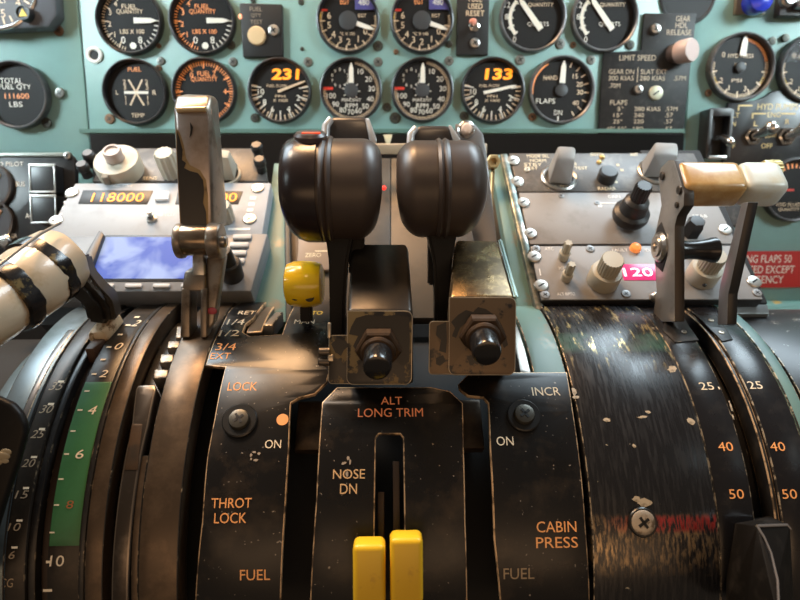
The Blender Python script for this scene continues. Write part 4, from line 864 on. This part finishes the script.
root = quadrant('outer_drum', 'outer black curved drum with pale scratches at right edge', 'drum', 790, 350)
strip('drum', CX(829, 450)+.003, CX(829, 450)+.07, -.022, -.008, [mat('drum_scratched', (.014, .015, .017), .36, 0, (.4, .4, .38), 130, .60, .68, bump=.1), edgew], root)

# ------------------------------------------------------------------ throttle levers
knobm = mat('throttle_knob_black', (.046, .034, .029), .38, 0, (.062, .045, .037), 40, .4, .7, rvar=.06)
armm = mat('arm_black', (.006, .0055, .005), .5, spec=.2)  # black deepened to carry the shade the knobs throw on the arms
def roundbar(hw, r, rc, n=7):
    """lathe profile of a fat disc with rounded rims"""
    out = [(0, -hw)]
    for i in range(n+1): a = -math.pi/2+math.pi/2*i/n; out.append((r-rc+rc*math.cos(a), -hw+rc+rc*math.sin(a)))
    for i in range(n+1): a = math.pi/2*i/n; out.append((r-rc+rc*math.cos(a), hw-rc+rc*math.sin(a)))
    return out+[(0, hw)]
RX = Matrix.Rotation(math.pi/2, 4, 'Y')
def throttle(label, cx, cy, wpx, hpx, ridge, d=.335):
    root = empty('throttle_lever', P(cx, 350, d), label, 'lever', 'throttle levers'); c = P(cx, cy, d); s = d/F
    prof = roundbar(wpx*s/2, hpx*s/2, .0105); rx = (ridge-cx)*s
    # crown the barrel: slightly narrower toward the rims
    b = B(); b.lathe([(r*(1-.03*(z/(wpx*s/2))**2), z) for r, z in prof], 64, Matrix.Translation(c) @ RX); b.warp(lambda v: Vector((c.x+(v.x-c.x)*(1-.22*min(max((c.z-v.z)/(hpx*s/2), 0), 1)**1.6), v.y, v.z))); k = obj('knob', b, knobm, root, world=True)
    b = B(); r0 = hpx*s/2; b.lathe([(r0-.004, rx-.0040), (r0+.0004, rx-.0032), (r0+.0012, rx-.0016), (r0-.0002, rx), (r0+.0012, rx+.0016), (r0+.0004, rx+.0032), (r0-.004, rx+.0040)], 64, Matrix.Translation(c) @ RX); obj('ridge', b, knobm, k, world=True)
    return root, c, s
root, c, s = throttle('left black throttle lever with red mark on its fat round knob', 333.5, 190, 97, 101, 329)
b = B(); b.lathe([(.0088, 0), (.0088, .003), (.0075, .0045), (.004, .005), (0, .005)], 32, Matrix.Translation(c+Vector((-.011, -.006, .0265))) @ Matrix.Rotation(rad(12), 4, 'X')); kb = obj('palm_button', b, mat('button_dark', (.05, .035, .035), .3), root, world=True)
b = B(); b.box((0, -.0035, .0052), (.010, .0022, .0016), .0005, Matrix.Translation(c+Vector((-.010, -.006, .0258))) @ Matrix.Rotation(rad(12), 4, 'X')); obj('red_mark', b, mat('mark_red', (.8, .06, .02), .4, emit=(1, .08, .02), estr=.3), kb, world=True)
b = B(); r0 = 50.5*s; b.lathe([(r0-.0085, -.0272), (r0-.0035, -.0263), (r0-.0008, -.0236), (r0+.0009, -.0185), (r0+.001, -.0072), (r0-.004, -.0068)], 64, Matrix.Translation(c) @ RX); b.warp(lambda v: Vector((c.x+(v.x-c.x)*(1-.22*min(max((c.z-v.z)/r0, 0), 1)**1.6), v.y, v.z))); obj('glossy_sleeve', b, mat('sleeve_black', (.016, .010, .010), .26), root, world=True)
b = B(); b.bar([P(340, 225, .337), P(339, 262, .338), P(338, 300, .340), P(338, 352, .345)], [.017, .0105, .0088, .0085], .012, .0015); obj('arm', b, armm, root, world=True)
b = B(); b.bar([P(358, 232, .345), P(356, 275, .346)], .008, .010, .001); obj('arm_web', b, armm, root, world=True)
b = B(); b.hull([P(x, y, dd) for x, y in ((325, 126), (330, 117), (366, 117), (373, 126), (375, 146), (323, 146)) for dd in (.362, .385)], .003, seg=3); rb = obj('reverse_bar', b, mat('reverse_black', (.03, .025, .024), .3), root, world=True)
chrome = mat('chrome_edge', (.62, .63, .65), .28, .5)
b = B(); b.tube([P(331, 119, .3615), P(326, 126, .361), P(325, 142, .361)], [.0022, .0026, .0024], 12); b.hull([P(x, y, dd) for x, y in ((365, 118), (369, 118), (377, 140), (376, 144), (370, 144)) for dd in (.359, .366)], .0012); obj('chrome_edge', b, chrome, rb, world=True)
root, c, s = throttle('right black throttle lever with a plain brown black round knob', 439.5, 189.5, 86, 96, 441)
b = B(); b.bar([P(441, 222, .337), P(442, 262, .338), P(442, 300, .340), P(441, 352, .345)], [.019, .0105, .0088, .0085], .012, .0015); obj('arm', b, armm, root, world=True)
b = B(); b.bar([P(433, 232, .345), P(433, 285, .346)], .006, .010, .001); obj('arm_web', b, armm, root, world=True)
b = B(); b.hull([P(x, y, dd) for x, y in ((413, 133), (418, 126), (448, 126), (455, 130), (456, 148), (411, 148)) for dd in (.362, .385)], .003, seg=3); rb = obj('reverse_bar', b, MATS['reverse_black'], root, world=True)
b = B(); b.tube([P(416, 128, .3615), P(411, 134, .361), P(410, 146, .361)], [.0020, .0024, .0022], 12); b.hull([P(x, y, dd) for x, y in ((448, 125), (451, 125), (461, 140), (454, 144)) for dd in (.359, .366)], .001); obj('chrome_edge', b, chrome, rb, world=True)

# ------------------------------------------------------------------ boxes with black plungers in front of the throttles
chipped = mat('plate_chipped', (.17, .125, .06), .42, .35, (.012, .01, .009), 48, .475, .505, .35, 0, bump=.15, detail=9)
chipped2 = mat('plate_chipped_right', (.125, .088, .055), .38, .5, (.014, .011, .01), 48, .545, .575, .35, 0, bump=.12, detail=9)
bronze = mat('box_bronze', (.10, .068, .035), .30, .8, (.36, .25, .12), 90, .45, .66, .24, .9, bump=.5, detail=10)
darkbox = mat('box_dark', (.030, .024, .019), .34, .35, (.06, .048, .035), 60, .5, .75, bump=.08)
worn_edge = mat('edge_worn_alu', (.50, .43, .33), .32, .8)
def plunger_box(label, face, notch, top, d0, d1, pc, fm, tm, name='fuel_lever'):
    """face: four px corners of the front plate (tl, tr, br, bl); notch: left flange; top: far px corners"""
    x0 = face[0][0]; root = empty(name, P((face[0][0]+face[1][0])/2, face[2][1], d0), label, 'lever', 'levers with black plungers')
    n = P(0, 0, 1); fr = [P(x, y, d0) for x, y in face]
    right = (fr[1]-fr[0]).normalized(); up = (fr[0]-fr[3]).normalized(); out = right.cross(up).normalized()*1.0
    if out.dot(CAM-fr[0]) < 0: out = -out
    # housing: front rectangle swept back to the far top edge
    b = B(); back = [P(x, y, d1) for x, y in top]; low = [fr[3]-out*.030, fr[2]-out*.030]
    b.hull([fr[0]-out*.0015, fr[1]-out*.0015, fr[2]-out*.0015, fr[3]-out*.0015]+back+low, .0022, seg=3); obj('housing', b, tm, root, world=True)
    # front plate with rounded corners and a pale worn rim
    O = fr[3]; Mf = Matrix(((right.x, up.x, out.x, O.x), (right.y, up.y, out.y, O.y), (right.z, up.z, out.z, O.z), (0, 0, 0, 1)))
    if out.dot(right.cross(up)) < 0: Mf = Mf
    w = (fr[1]-fr[0]).length; h = (fr[0]-fr[3]).length; r = .0036
    def rr(x0, y0, x1, y1, r, kinds):
        pts = []
        for (cx, cy, a0), k in zip(((x1, y1, 0), (x0, y1, 90), (x0, y0, 180), (x1, y0, 270)), kinds):
            if not k: pts.append((cx, cy)); continue
            ox = cx-r if a0 in (0, 270) else cx+r; oy = cy-r if a0 in (0, 90) else cy+r
            pts += [(ox+r*math.cos(rad(a0+i*15)), oy+r*math.sin(rad(a0+i*15))) for i in range(7)]
        return pts
    sc = d0/F; nx = (notch[0]-face[3][0])*sc; ny = (face[3][1]-notch[1])*sc
    main = rr(0, 0, w, h, r, (1, 0, 1, 1))
    b = flat_plate(main, (), -.0012, 0, .0005); b.warp(lambda v: Mf @ v); fp = obj('front_plate', b, [fm, worn_edge], root, world=True)
    fl = [(nx, 0.0004), (0.0008, .0004), (.0008, ny), (nx, ny)]
    b = flat_plate(rr(nx, .0004, .003, ny, .002, (0, 1, 1, 0)), (), -.0014, -.0001, .0004); b.warp(lambda v: Mf @ v); obj('side_flange', b, [fm, worn_edge], root, world=True)
    # nut, collar and plunger, pointing at the pilot and drooping
    pb = P(pc[0], pc[1], d0); lx = (pb-O).dot(right); ly = (pb-O).dot(up)
    K = Mf @ Matrix.Translation((lx, ly, 0)) @ Matrix.Rotation(rad(24), 4, 'X')
    b = B(); b.lathe([(.0118, -.003), (.0118, .0016), (.0108, .0026), (.0078, .0026), (.0078, .0046), (.0070, .0052), (0, .0052)], 6, K); b.lathe([(.0088, .001), (.0088, .0040), (.0080, .0050), (.0066, .0052)], 36, K); obj('collar_nut', b, mat('collar_rust', (.065, .038, .02), .5, .4, (.03, .018, .011), 80, .45, .7), root, world=True)
    b = B(); b.lathe([(.0062, .003), (.0070, .004), (.0070, .0165), (.0064, .0182), (.0050, .0188), (0, .0188)], 40, K); obj('plunger', b, mat('plunger_black', (.012, .012, .013), .2), root, world=True)
    return root, Mf, sc, w, h
root, Mf, sc, w, h = plunger_box('left box lever with black plunger and chipped yellowish front plate', ((347, 310.5), (413, 310.5), (413.5, 385), (346, 385)), (328, 335), ((352, 243), (408, 243)), .300, .345, (378, 350), chipped, darkbox)
b = B(); b.box((-.0078, .0135, 0), (.003, .0035, .002), .0005, Mf); b.box((-.0088, .0272, -.001), (.0018, .008, .002), .0006, Mf)
obj('flange_lip', b, worn_edge, root, world=True)
for y in (.0075, .0125):
    b = B(); b.lathe([(.0022, 0), (.0022, .005), (.0017, .0056), (0, .0056)], 16, Mf @ Matrix.Translation((-.0085, y+.004, -.001)) @ Matrix.Rotation(-math.pi/2, 4, 'Y')); obj('stud', b, mat('stud_steel', (.13, .11, .09), .35, .8), root, world=True)
fp = [c for c in root.children if c.name.startswith('front_plate')][0]
facepatch('black_patch', [(356, 318), (366, 315), (380, 316), (398, 315), (409, 317), (410, 340), (409, 362), (402, 366), (396, 360), (400, 352), (394, 340), (384, 334), (372, 333), (362, 340), (357, 352), (353, 346), (358, 336), (349, 334), (351, 327)], .0001, mat('chip_black', (.010, .009, .008), .38), fp, lambda x, y, k: P(x, y, .300-k))
facepatch('black_patch', [(331, 344), (338, 338), (346, 341), (349, 346), (344, 350), (341, 356), (335, 352)], .0001, MATS['chip_black'], fp, lambda x, y, k: P(x, y, .300-k))
root, Mf, sc, w, h = plunger_box('right box lever with black plunger and bronze worn top', ((449, 297), (516.5, 297), (516.5, 374), (448, 375.5)), (428.5, 321), ((455, 239), (499, 240)), .298, .345, (482, 336), chipped2, bronze)
fp = [c for c in root.children if c.name.startswith('front_plate')][0]
facepatch('black_patch', [(451, 322), (458, 315), (466, 310), (473, 312), (478, 307), (486, 309), (493, 314), (500, 322), (505, 332), (508, 345), (504, 348), (500, 338), (494, 328), (486, 321), (478, 318), (468, 321), (460, 328), (456, 338), (452, 336), (455, 328)], .0001, MATS['chip_black'], fp, lambda x, y, k: P(x, y, .298-k))
facepatch('black_patch', [(437, 326), (446, 322), (447, 340), (446, 353), (439, 351), (441, 340), (436, 335)], .0001, MATS['chip_black'], fp, lambda x, y, k: P(x, y, .298-k))
facepatch('black_patch', [(436, 358), (443, 355), (446, 361), (440, 366), (436, 364)], .0001, MATS['chip_black'], fp, lambda x, y, k: P(x, y, .298-k))
b = B(); b.bar([P(500, 240, .3448), P(516.3, 298, .2982)], .0022, .0022, .0008); obj('worn_corner', b, mat('edge_teal_alu', (.30, .42, .40), .3, .7), root, world=True)
for nm, x in (('left', 340), ('right', 437)):
    pass

# yellow knob beside the left console
root = empty('yellow_knob_lever', P(305, 300, .352), 'shiny yellow barrel knob with black smudges above the MAN mark', 'lever')
b = B(); Kc = Matrix.Translation(P(304.5, 284, .35)); yl = mat('knob_yellow', (.82, .55, .012), .22, 0, coat=.4)
prof = [(0, -.0108), (.0095, -.0108), (.0118, -.0098), (.0132, -.006), (.0137, 0), (.0132, .006), (.0118, .0098), (.0095, .0108), (0, .0108)]
b.lathe(prof, 48, Kc @ RX); k = obj('knob', b, yl, root, world=True)
b = B()
for x, y, r in ((-.0055, -.0098, .0022), (.0028, -.0100, .0028), (.004, -.0085, .0016)):
    b.sphere(P(304.5+x*F/.35, 297+(y+.0098)*-900, .3398) , r, sc=(1, .10, 1.0))
obj('smudge', b, mat('smudge_black', (.03, .025, .01), .45), k, world=True)
b = B(); b.bar([P(306, 290, .357), P(307, 330, .362)], .007, .007, .001); obj('arm', b, armm, root, world=True)

# two yellow trim levers at the bottom
ym = mat('lever_yellow', (.86, .54, .022), .36, 0, (.60, .31, .03), 55, .60, .72, bump=.1, detail=9)
for label, x0, x1, y0 in (('left yellow trim lever at the bottom, lower of the two', 353.5, 385.5, 540), ('right yellow trim lever at the bottom, slightly higher', 390, 422.5, 533.5)):
    d = .272; cx = (x0+x1)/2; root = empty('trim_lever', P(cx, 600, .285), label, 'lever', 'yellow trim levers')
    b = B(); w = (x1-x0)*d/F; hgt = 66*d/F; tp = P(cx, y0, d); cc = tp+Vector((0, .003, -hgt/2)); b.box((0, 0, 0), (w, .0125, hgt), .0026, Matrix.Translation(P(cx, y0+33, d)) @ Matrix.Rotation(rad(-15), 4, 'X'), seg=4); obj('handle', b, ym, root, world=True)
    xx = 381 if x0 < 370 else 396
    b = B(); q0 = P(cx, y0+30, d+.005); gx, gy, gt = cyl(xx, y0-8, -.006); q1 = bend(Vector((gx, gy-.012, -.008))); b.bar([q0, q1], .0035, .006, .0004); obj('stem', b, armm, root, world=True)
    gx, ya, t = cyl(xx, 462 if xx == 396 else 492, -.005); yb = cyl(xx, 560, -.005)[1]
    b = flat_plate([(gx-.0016, yb), (gx+.0016, yb), (gx+.0016, ya), (gx-.0016, ya)], (), -.010, -.003, .0003).bent(); obj('slide', b, mat('slide_brown', (.05, .035, .026), .4, .4), root, world=True)

# ------------------------------------------------------------------ tall speed brake lever on the left
wornlever = mat('lever_chipped', (.36, .31, .285), .30, .7, (.22, .175, .14), 40, .45, .7, .34, .8, bump=.12, detail=9)
tan = mat('lever_side', (.27, .23, .19), .34, .7, (.13, .10, .075), 70, .5, .65)
root = empty('speed_brake_lever', P(202, 330, .35), 'tall upright chipped metal lever with hinge, in front of the radio screen', 'lever')
def box8(bl, br, tr, tl, d, t, bev, b=None):
    """block with a px front face at depth d (number or four) running back by t metres"""
    b = b or B(); dd = d if hasattr(d, '__len__') else [d]*4
    f = [P(x, y, z) for (x, y), z in zip((bl, br, tr, tl), dd)]; bk = [p+Vector((0, t, 0)) for p in f]
    return b.hull(f+bk, bev, seg=3)
f = [P(179, 231, .335), P(213, 231, .336), P(210.5, 107, .326), P(173.5, 108, .325)]
b = B(); b.hull(f+[p+Vector((.002, .026, 0)) for p in f[:2]]+[P(175, 96, .331), P(211, 95, .332), P(184, 94, .350), P(218, 97, .350)], .0022, seg=3); b.bm.normal_update()
for q in b.bm.faces: q.material_index = 1 if q.normal.x > .5 or q.normal.z > .5 else 0
grip = obj('grip', b, [wornlever, tan], root, world=True)
def gp(x, y, k): return P(x, y, .325+.0103*(y-108)/123+.0008*(x-176)/34-k)
facepatch('gold_wear', [(176, 128), (180, 133), (184, 146), (186, 158), (190, 165), (200, 170), (206, 180), (208, 196), (208.5, 228), (180, 228), (178, 180), (176.5, 150)], .0003, mat('wear_gold', (.26, .19, .10), .35, .7, (.12, .085, .05), 90, .5, .65), grip, gp)
facepatch('black_patch', [(177, 131), (179.5, 138), (182.5, 150), (182, 160), (186, 163), (184, 168), (190, 171), (198, 173), (203, 180), (204, 192), (203, 203), (206, 212), (206.5, 226), (181, 226), (178.5, 180), (177, 150)], .0006, mat('patch_black', (.007, .006, .006), .28), grip, gp)
facepatch('black_patch', [(190, 122), (193, 127), (192, 134), (189.5, 138), (190.5, 130)], .0006, MATS['patch_black'], grip, gp)
b = B(); b.tube([P(177, 110, .3245), P(206, 109, .3245)], .0016, 10); obj('worn_band', b, mat('band_gold', (.7, .52, .30), .3, .8), grip, world=True)
b = B(); b.lathe(roundbar(.0098, .0088, .0015, 3), 36, Matrix.Translation(P(197, 240, .336)) @ RX); hb = obj('hinge_barrel', b, mat('hinge_bronze', (.30, .24, .175), .24, .9, (.16, .12, .085), 60, .45, .7), root, world=True)
for x, w, r in ((181, .0045, .0098), (216, .0075, .0102)):
    b = B(); b.lathe(roundbar(w/2, r, .0012, 3), 36, Matrix.Translation(P(x, 241, .3365)) @ RX); obj('hinge_cheek', b, tan, root, world=True)
b = B(); b.lathe([(.0035, 0), (.0035, .002), (.0025, .003), (0, .003)], 20, Matrix.Translation(P(216, 241, .3365)+Vector((.0038, -.002, 0))) @ RX); obj('pivot_pin', b, steel, root, world=True)
b = box8((192, 276), (205, 276), (203, 250), (192, 250), .340, .008, .001); obj('neck', b, steel, root, world=True)
b = box8((181, 292), (206, 292), (205, 271), (184, 271), .3405, .014, .0018); b = box8((180, 338), (190, 338), (190, 288), (181, 288), .3405, .014, .001, b); b = box8((200, 338), (207, 338), (207, 288), (200, 288), .3405, .014, .001, b); obj('fork', b, mat('fork_steel', (.22, .185, .15), .36, .8, (.06, .045, .035), 70, .48, .68, bump=.15), root, world=True)
b = box8((207, 332), (214, 324), (224, 256), (206, 256), .343, .010, .0016); sp = obj('side_plate', b, tan, root, world=True)
b = B(); b.sphere(P(212, 311, .3428), .0024, sc=(1.2, .3, .9)); obj('red_paint_spot', b, mat('spot_red', (.42, .06, .08), .5), sp, world=True)

# ------------------------------------------------------------------ flap lever on the right
XL = .1655
steelarm = mat('flap_arm_grey', (.30, .29, .28), .38, .6, (.18, .17, .16), 70, .5, .75, bump=.08)
armside = mat('flap_arm_side', (.05, .042, .036), .42, .5, (.05, .043, .04), 60, .5, .7)
root = empty('flap_lever', plane_x(670, 325, XL), 'flap lever with two arms and amber and cream block handle at right', 'lever')
t = .0062
def armplate(pts, X, th, bev, flip=1, holes=()):
    w = [plane_x(x, y, X) for x, y in pts]
    b = B(); b.prism([(p.y, p.z) for p in w], 0, th, bev, Matrix(((0, 0, flip, X), (1, 0, 0, 0), (0, 1, 0, 0), (0, 0, 0, 1)))); return b
ap = [(652, 322), (656, 290), (654.5, 262), (653, 240), (657, 224), (661, 205), (658, 180), (660, 168), (668, 160), (674, 160), (684, 193), (683.5, 206), (677, 216), (674.5, 226), (674.5, 322)]
b = armplate(ap, XL, t, .0008); b.mi = 0
b.bm.normal_update()
for f in b.bm.faces: f.material_index = 0 if abs(f.normal.x) > .8 else 1
obj('left_arm', b, [steelarm, armside], root, world=True)
b = armplate([(655, 265), (653.5, 245), (657, 228), (661, 222), (666, 236), (667, 255), (662, 272)], XL-.0004, .001, .0002); obj('slot_recess', b, blkm, root, world=True)
for x, y, r in ((662.5, 176, .0026), (679.5, 190, .0026), (677, 205, .0018)):
    p = plane_x(x, y, XL-.0004); screw(root, Matrix.Translation(p) @ Matrix.Rotation(-math.pi/2, 4, 'Y'), r, .001, [armside, MATS['washer_black'], MATS['recess']])
p = plane_x(661, 247, XL)
b = B(); b.lathe([(.0092, -.001), (.0092, .0012), (.0078, .0028), (.0062, .0028), (.0056, .0038), (.003, .0038), (.0026, .002), (0, .002)], 36, Matrix.Translation(p) @ Matrix.Rotation(-math.pi/2, 4, 'Y')); obj('pivot_bolt', b, mat('bolt_steel', (.42, .40, .38), .28, .95), root, world=True)
c0 = plane_x(682, 254, XL+t)
b = B(); b.lathe([(.0075, -.001), (.0064, .003), (.0056, .009), (.0056, .014), (.0064, .0195), (.0076, .0235), (.0078, .0260), (.0068, .0268), (0, .0268)], 40, Matrix.Translation(Vector((XL+t, p.y-.002, c0.z))) @ RX); obj('spool_knob', b, mat('spool_black', (.016, .013, .012), .24), root, world=True)
# handle block, rolled towards the pilot
hc = P(728, 184.5, .348); XR0 = plane_x(684, 200, XL).x+.004; width = 106*.348/F; hx0 = XL+.001
RH = Matrix.Rotation(rad(43), 4, 'X')
def hblock(xa, xb, hgt, dep, bev): b = B(); b.box(((xa+xb)/2-hc.x, 0, 0), (xb-xa, dep, hgt), bev, Matrix.Translation(hc) @ RH, seg=4); return b
split = hx0+.0355; end = hx0+.0605
amberm = mat('handle_amber', (.40, .23, .075), .28, 0, (.56, .40, .20), 60, .45, .7, bump=.12, coat=.3)
creamm = mat('handle_cream', (.56, .60, .57), .3, 0, (.50, .45, .30), 30, .55, .75, coat=.2)
obj('amber_block', hblock(hx0, split+.001, .0185, .0215, .0040), amberm, root, world=True)
obj('cream_block', hblock(split, end, .0193, .0222, .0052), creamm, root, world=True)
b = B(); b.lathe(roundbar(.004, .0060, .001, 3), 8, Matrix.Translation(hc+Vector((end-hc.x-.001, .010, .0075))) @ RX); b.flute(.0062, .005, 18, .0005, Matrix.Translation(hc+Vector((end-hc.x, .010, .0075))) @ RX); obj('brass_thumbscrew', b, mat('brass', (.62, .50, .24), .3, .7), root, world=True)
XR = XL+.045
b = armplate([(748, 202), (741, 203), (720, 284), (718.5, 292), (717, 325), (727, 325), (728, 294), (730, 286)], .1885, .0058, .0007)
b.bm.normal_update()
for f in b.bm.faces: f.material_index = 0 if abs(f.normal.x) > .8 else 1
obj('right_arm', b, [mat('arm_side_grey', (.22, .22, .23), .4, .6), mat('arm_front_black', (.012, .012, .013), .35)], root, world=True)
for pts, scr_ in (([(668, 312), (681, 312), (689, 326), (699, 340), (675, 342), (662, 330)], ((674, 320.5), (684, 332))), ([(696, 315), (716, 315), (726, 328), (733, 339), (722, 341), (708, 327)], ((711, 320.5), (721.5, 332.5)))):
    b = flat_plate([cyl(x, y, .0008)[:2] for x, y in pts], (), -.0004, .0008, .0003).bent(.002); fpp = obj('foot_plate', b, [blk, edged], root, world=True)
    for x, y in scr_: screw(fpp, cframe(x, y, .0008), .0016, .0006, [worn_edge, MATS['washer_black'], MATS['recess']])

# ------------------------------------------------------------------ cream handle with black bands, left
root = empty('striped_trim_handle', P(85, 315, .345), 'cream taped cylinder handle with black bands and black arm at left', 'lever')
tape = mat('tape_cream', (.56, .46, .33), .33, 0, (.38, .27, .13), 26, .55, .68, bump=.35, detail=5, coat=.3)
ax = [P(-62, 330, .262), P(-30, 318, .275), P(-8, 306, .284), P(6, 298, .290), P(20, 289, .296), P(34, 279, .303), P(45, 271, .309), P(53, 264, .315), P(59, 260, .319), P(64, 257, .322), P(68, 255, .324)]
b = B(); b.tube(ax, [.0165, .0180, .0176, .0160, .0178, .0184, .0172, .0182, .0176, .0145, .0075], 40)
for v in b.bm.verts: v.co += Vector((math.sin(v.co.x*700+v.co.z*500), math.sin(v.co.y*600+1.3), math.sin(v.co.x*500+v.co.y*800)))*.00035
obj('grip', b, tape, root, world=True)
bandm = mat('band_black', (.013, .013, .014), .22, 0, (.17, .135, .06), 30, .57, .60, bump=.2)
for i0, a, c2, r in ((0, P(1, 301, .288), P(17, 291, .295), .0174), (1, P(36, 277, .305), P(48, 268, .3115), .0180)):
    b = B(); m = (a+c2)/2; b.tube([a, a.lerp(c2, .1), m, a.lerp(c2, .9), c2], [r, r+.0012, r+.0016, r+.0013, r+.0002], 40)
    for v in b.bm.verts: v.co += Vector((1, -.2, .3))*(.0006*math.sin(v.co.z*420)+.0003*math.sin(v.co.z*1300+v.co.y*900))
    obj('black_band', b, bandm, root, world=True)
b = B(); b.tube([P(-5, 268, .262), P(22, 247, .276), P(40, 234, .292), P(60, 223, .306)], .0008, 8); obj('cable', b, mat('cable_grey', (.22, .21, .19), .4, .4), root, world=True)
b = B(); b.bar([P(58, 262, .328), P(72, 276, .330), P(88, 288, .334), P(99, 300, .340), P(103, 318, .348)], .013, [.012, .014, .015, .015, .015], .003); obj('arm', b, mat('arm_glossy', (.02, .018, .016), .24), root, world=True)
b = B(); b.bar([P(84, 255, .332), P(88, 272, .334), P(98, 286, .337), P(108, 296, .342), P(113, 316, .349)], [.004, .005, .0065, .0075, .0075], .010, .0012); obj('arm_edge', b, mat('arm_edge_brown', (.07, .062, .052), .35, .3), root, world=True)
# dark lever blade in the lower left corner
root = empty('dark_lever_blade', P(0, 600, .27), 'dark rounded lever blade with cream paint chips in the lower left corner', 'lever')
d = .262
pts = [(-60, 400), (-20, 393), (-4, 397), (10, 403), (19, 413), (24, 424), (24.5, 434), (17, 462), (4, 500), (-8, 540), (-20, 590), (-60, 600)]
q = [P(x, y, d) for x, y in pts]; o = P(0, 480, d); RXv = ROT @ Vector((1, 0, 0)); UPv = ROT @ Vector((0, 1, 0)); OUT = ROT @ Vector((0, 0, 1))
Mb = Matrix(((RXv.x, UPv.x, OUT.x, o.x), (RXv.y, UPv.y, OUT.y, o.y), (RXv.z, UPv.z, OUT.z, o.z), (0, 0, 0, 1)))
b = B(); b.prism([((p-o).dot(RXv), (p-o).dot(UPv)) for p in q], -.005, 0, .002, Mb, seg=3); bl = obj('blade', b, mat('blade_black', (.006, .006, .006), .45, 0, (.02, .018, .015), 70, .55, .75, spec=.2), root, world=True)
b = B()
for x, y, r in ((3, 456, .0026), (6, 452, .002), (-3, 462, .002), (-8, 470, .0022), (5, 461, .0014)): b.sphere(P(x, y, d-.0002), r, sc=(1.2, .3, .8))
obj('paint_chip', b, mat('chip_cream2', (.42, .36, .24), .5), bl, world=True)

# wedge shaped tab in the lower right corner
root = empty('wedge_tab', P(770, 610, .27), 'black wedge tab with bright worn edges in the lower right corner', 'lever')
b = B(); A0, A1 = P(744, 533, .284), P(744, 622, .268); B0, B1 = P(757, 526, .272), P(779, 622, .250); C0, C1 = P(790, 526, .283), P(795, 622, .268); Bm = P(771, 552, .266); Bn = P(777.5, 580, .258)
b.hull([A0, A1, B0, Bm, Bn, B1, C0, C1]+[p+Vector((0, .014, -.004)) for p in (A0, A1, C0, C1)], .0004); obj('tab', b, mat('tab_black', (.006, .005, .004), .55, 0, (.02, .017, .014), 80, .5, .7, spec=.2), root, world=True)
b = B(); b.tube([P(757, 526, .2718), P(764, 537, .2690), P(771, 553, .2658), P(777.5, 580, .2578), P(779.5, 622, .2498)], .00055, 8); b.tube([P(757, 526, .2718), P(787, 525, .2826), P(790, 529, .2828)], .0007, 8); obj('worn_edge', b, mat('edge_chrome', (.65, .62, .62), .25, .9), root, world=True)

# ------------------------------------------------------------------ light: dome lamp above, cabin lamp behind, daylight from the side windows
def area(name, loc, target, size, power, col, sy=None, spread=180):
    l = bpy.data.lights.new(name, 'AREA'); l.shape = 'RECTANGLE' if sy else 'DISK'; l.size = size
    if sy: l.size_y = sy
    l.energy = power; l.color = col; l.spread = rad(spread); o = bpy.data.objects.new(name, l); COL.objects.link(o); o.location = loc
    o.rotation_euler = (Vector(target)-Vector(loc)).to_track_quat('-Z', 'Y').to_euler(); return o
T = (0, .40, 1.05)
area('dome_light', (-.22, .55, 2.05), T, .24, 10.0, (1, .58, .28))
area('map_light_left', (-.50, .40, 2.0), T, .20, 5.0, (1, .80, .62))
area('cabin_light', (.1, -1.0, 1.10), (0, .4, 1.05), 1.5, 3.0, (1, .60, .32), .35)
area('eyebrow_window_right', (.50, .62, 1.9), (.15, .36, 1.1), .5, 9.0, (.74, .90, 1), .3)
area('eyebrow_window_left', (-.58, .62, 1.85), (-.2, .36, 1.1), .45, 5.5, (.74, .90, 1), .3)
area('window_light_right', (.85, .05, 1.6), (.38, .5, 1.36), .4, 1.1, (.78, .95, 1), .3, 34)
area('window_light_left', (-.85, .05, 1.6), (-.38, .5, 1.36), .4, 1.1, (.78, .95, 1), .3, 34)
sp = bpy.data.lights.new('added_panel_spot', 'SPOT'); sp.energy = 6.5; sp.color = (1, .66, .38); sp.spot_size = rad(34); sp.spot_blend = .9; sp.shadow_soft_size = .06  # warm spot added to brighten the panel centre, not a cockpit fitting
so = bpy.data.objects.new('added_panel_spot', sp); COL.objects.link(so); so.location = (.02, -.25, 1.95); so.rotation_euler = (Vector((.02, .5, 1.30))-so.location).to_track_quat('-Z', 'Y').to_euler()
w = bpy.data.worlds.new('cockpit'); bpy.context.scene.world = w; w.use_nodes = True
w.node_tree.nodes['Background'].inputs[0].default_value = (.60, .48, .37, 1); w.node_tree.nodes['Background'].inputs[1].default_value = .22

cd = bpy.data.cameras.new('camera'); cam = bpy.data.objects.new('camera', cd); COL.objects.link(cam)
cam.matrix_world = Matrix.Translation(CAM) @ ROT.to_4x4()
cd.sensor_width = 36; cd.lens = 36*F/800; cd.clip_start = .01; cd.clip_end = 20
cd.dof.use_dof = True; cd.dof.focus_distance = .315; cd.dof.aperture_fstop = 10
sc = bpy.context.scene; sc.camera = cam
sc.view_settings.view_transform = 'Standard'; sc.view_settings.look = 'None'; sc.view_settings.gamma = 1; sc.view_settings.use_curve_mapping = False
sc.view_settings.exposure = 0.0
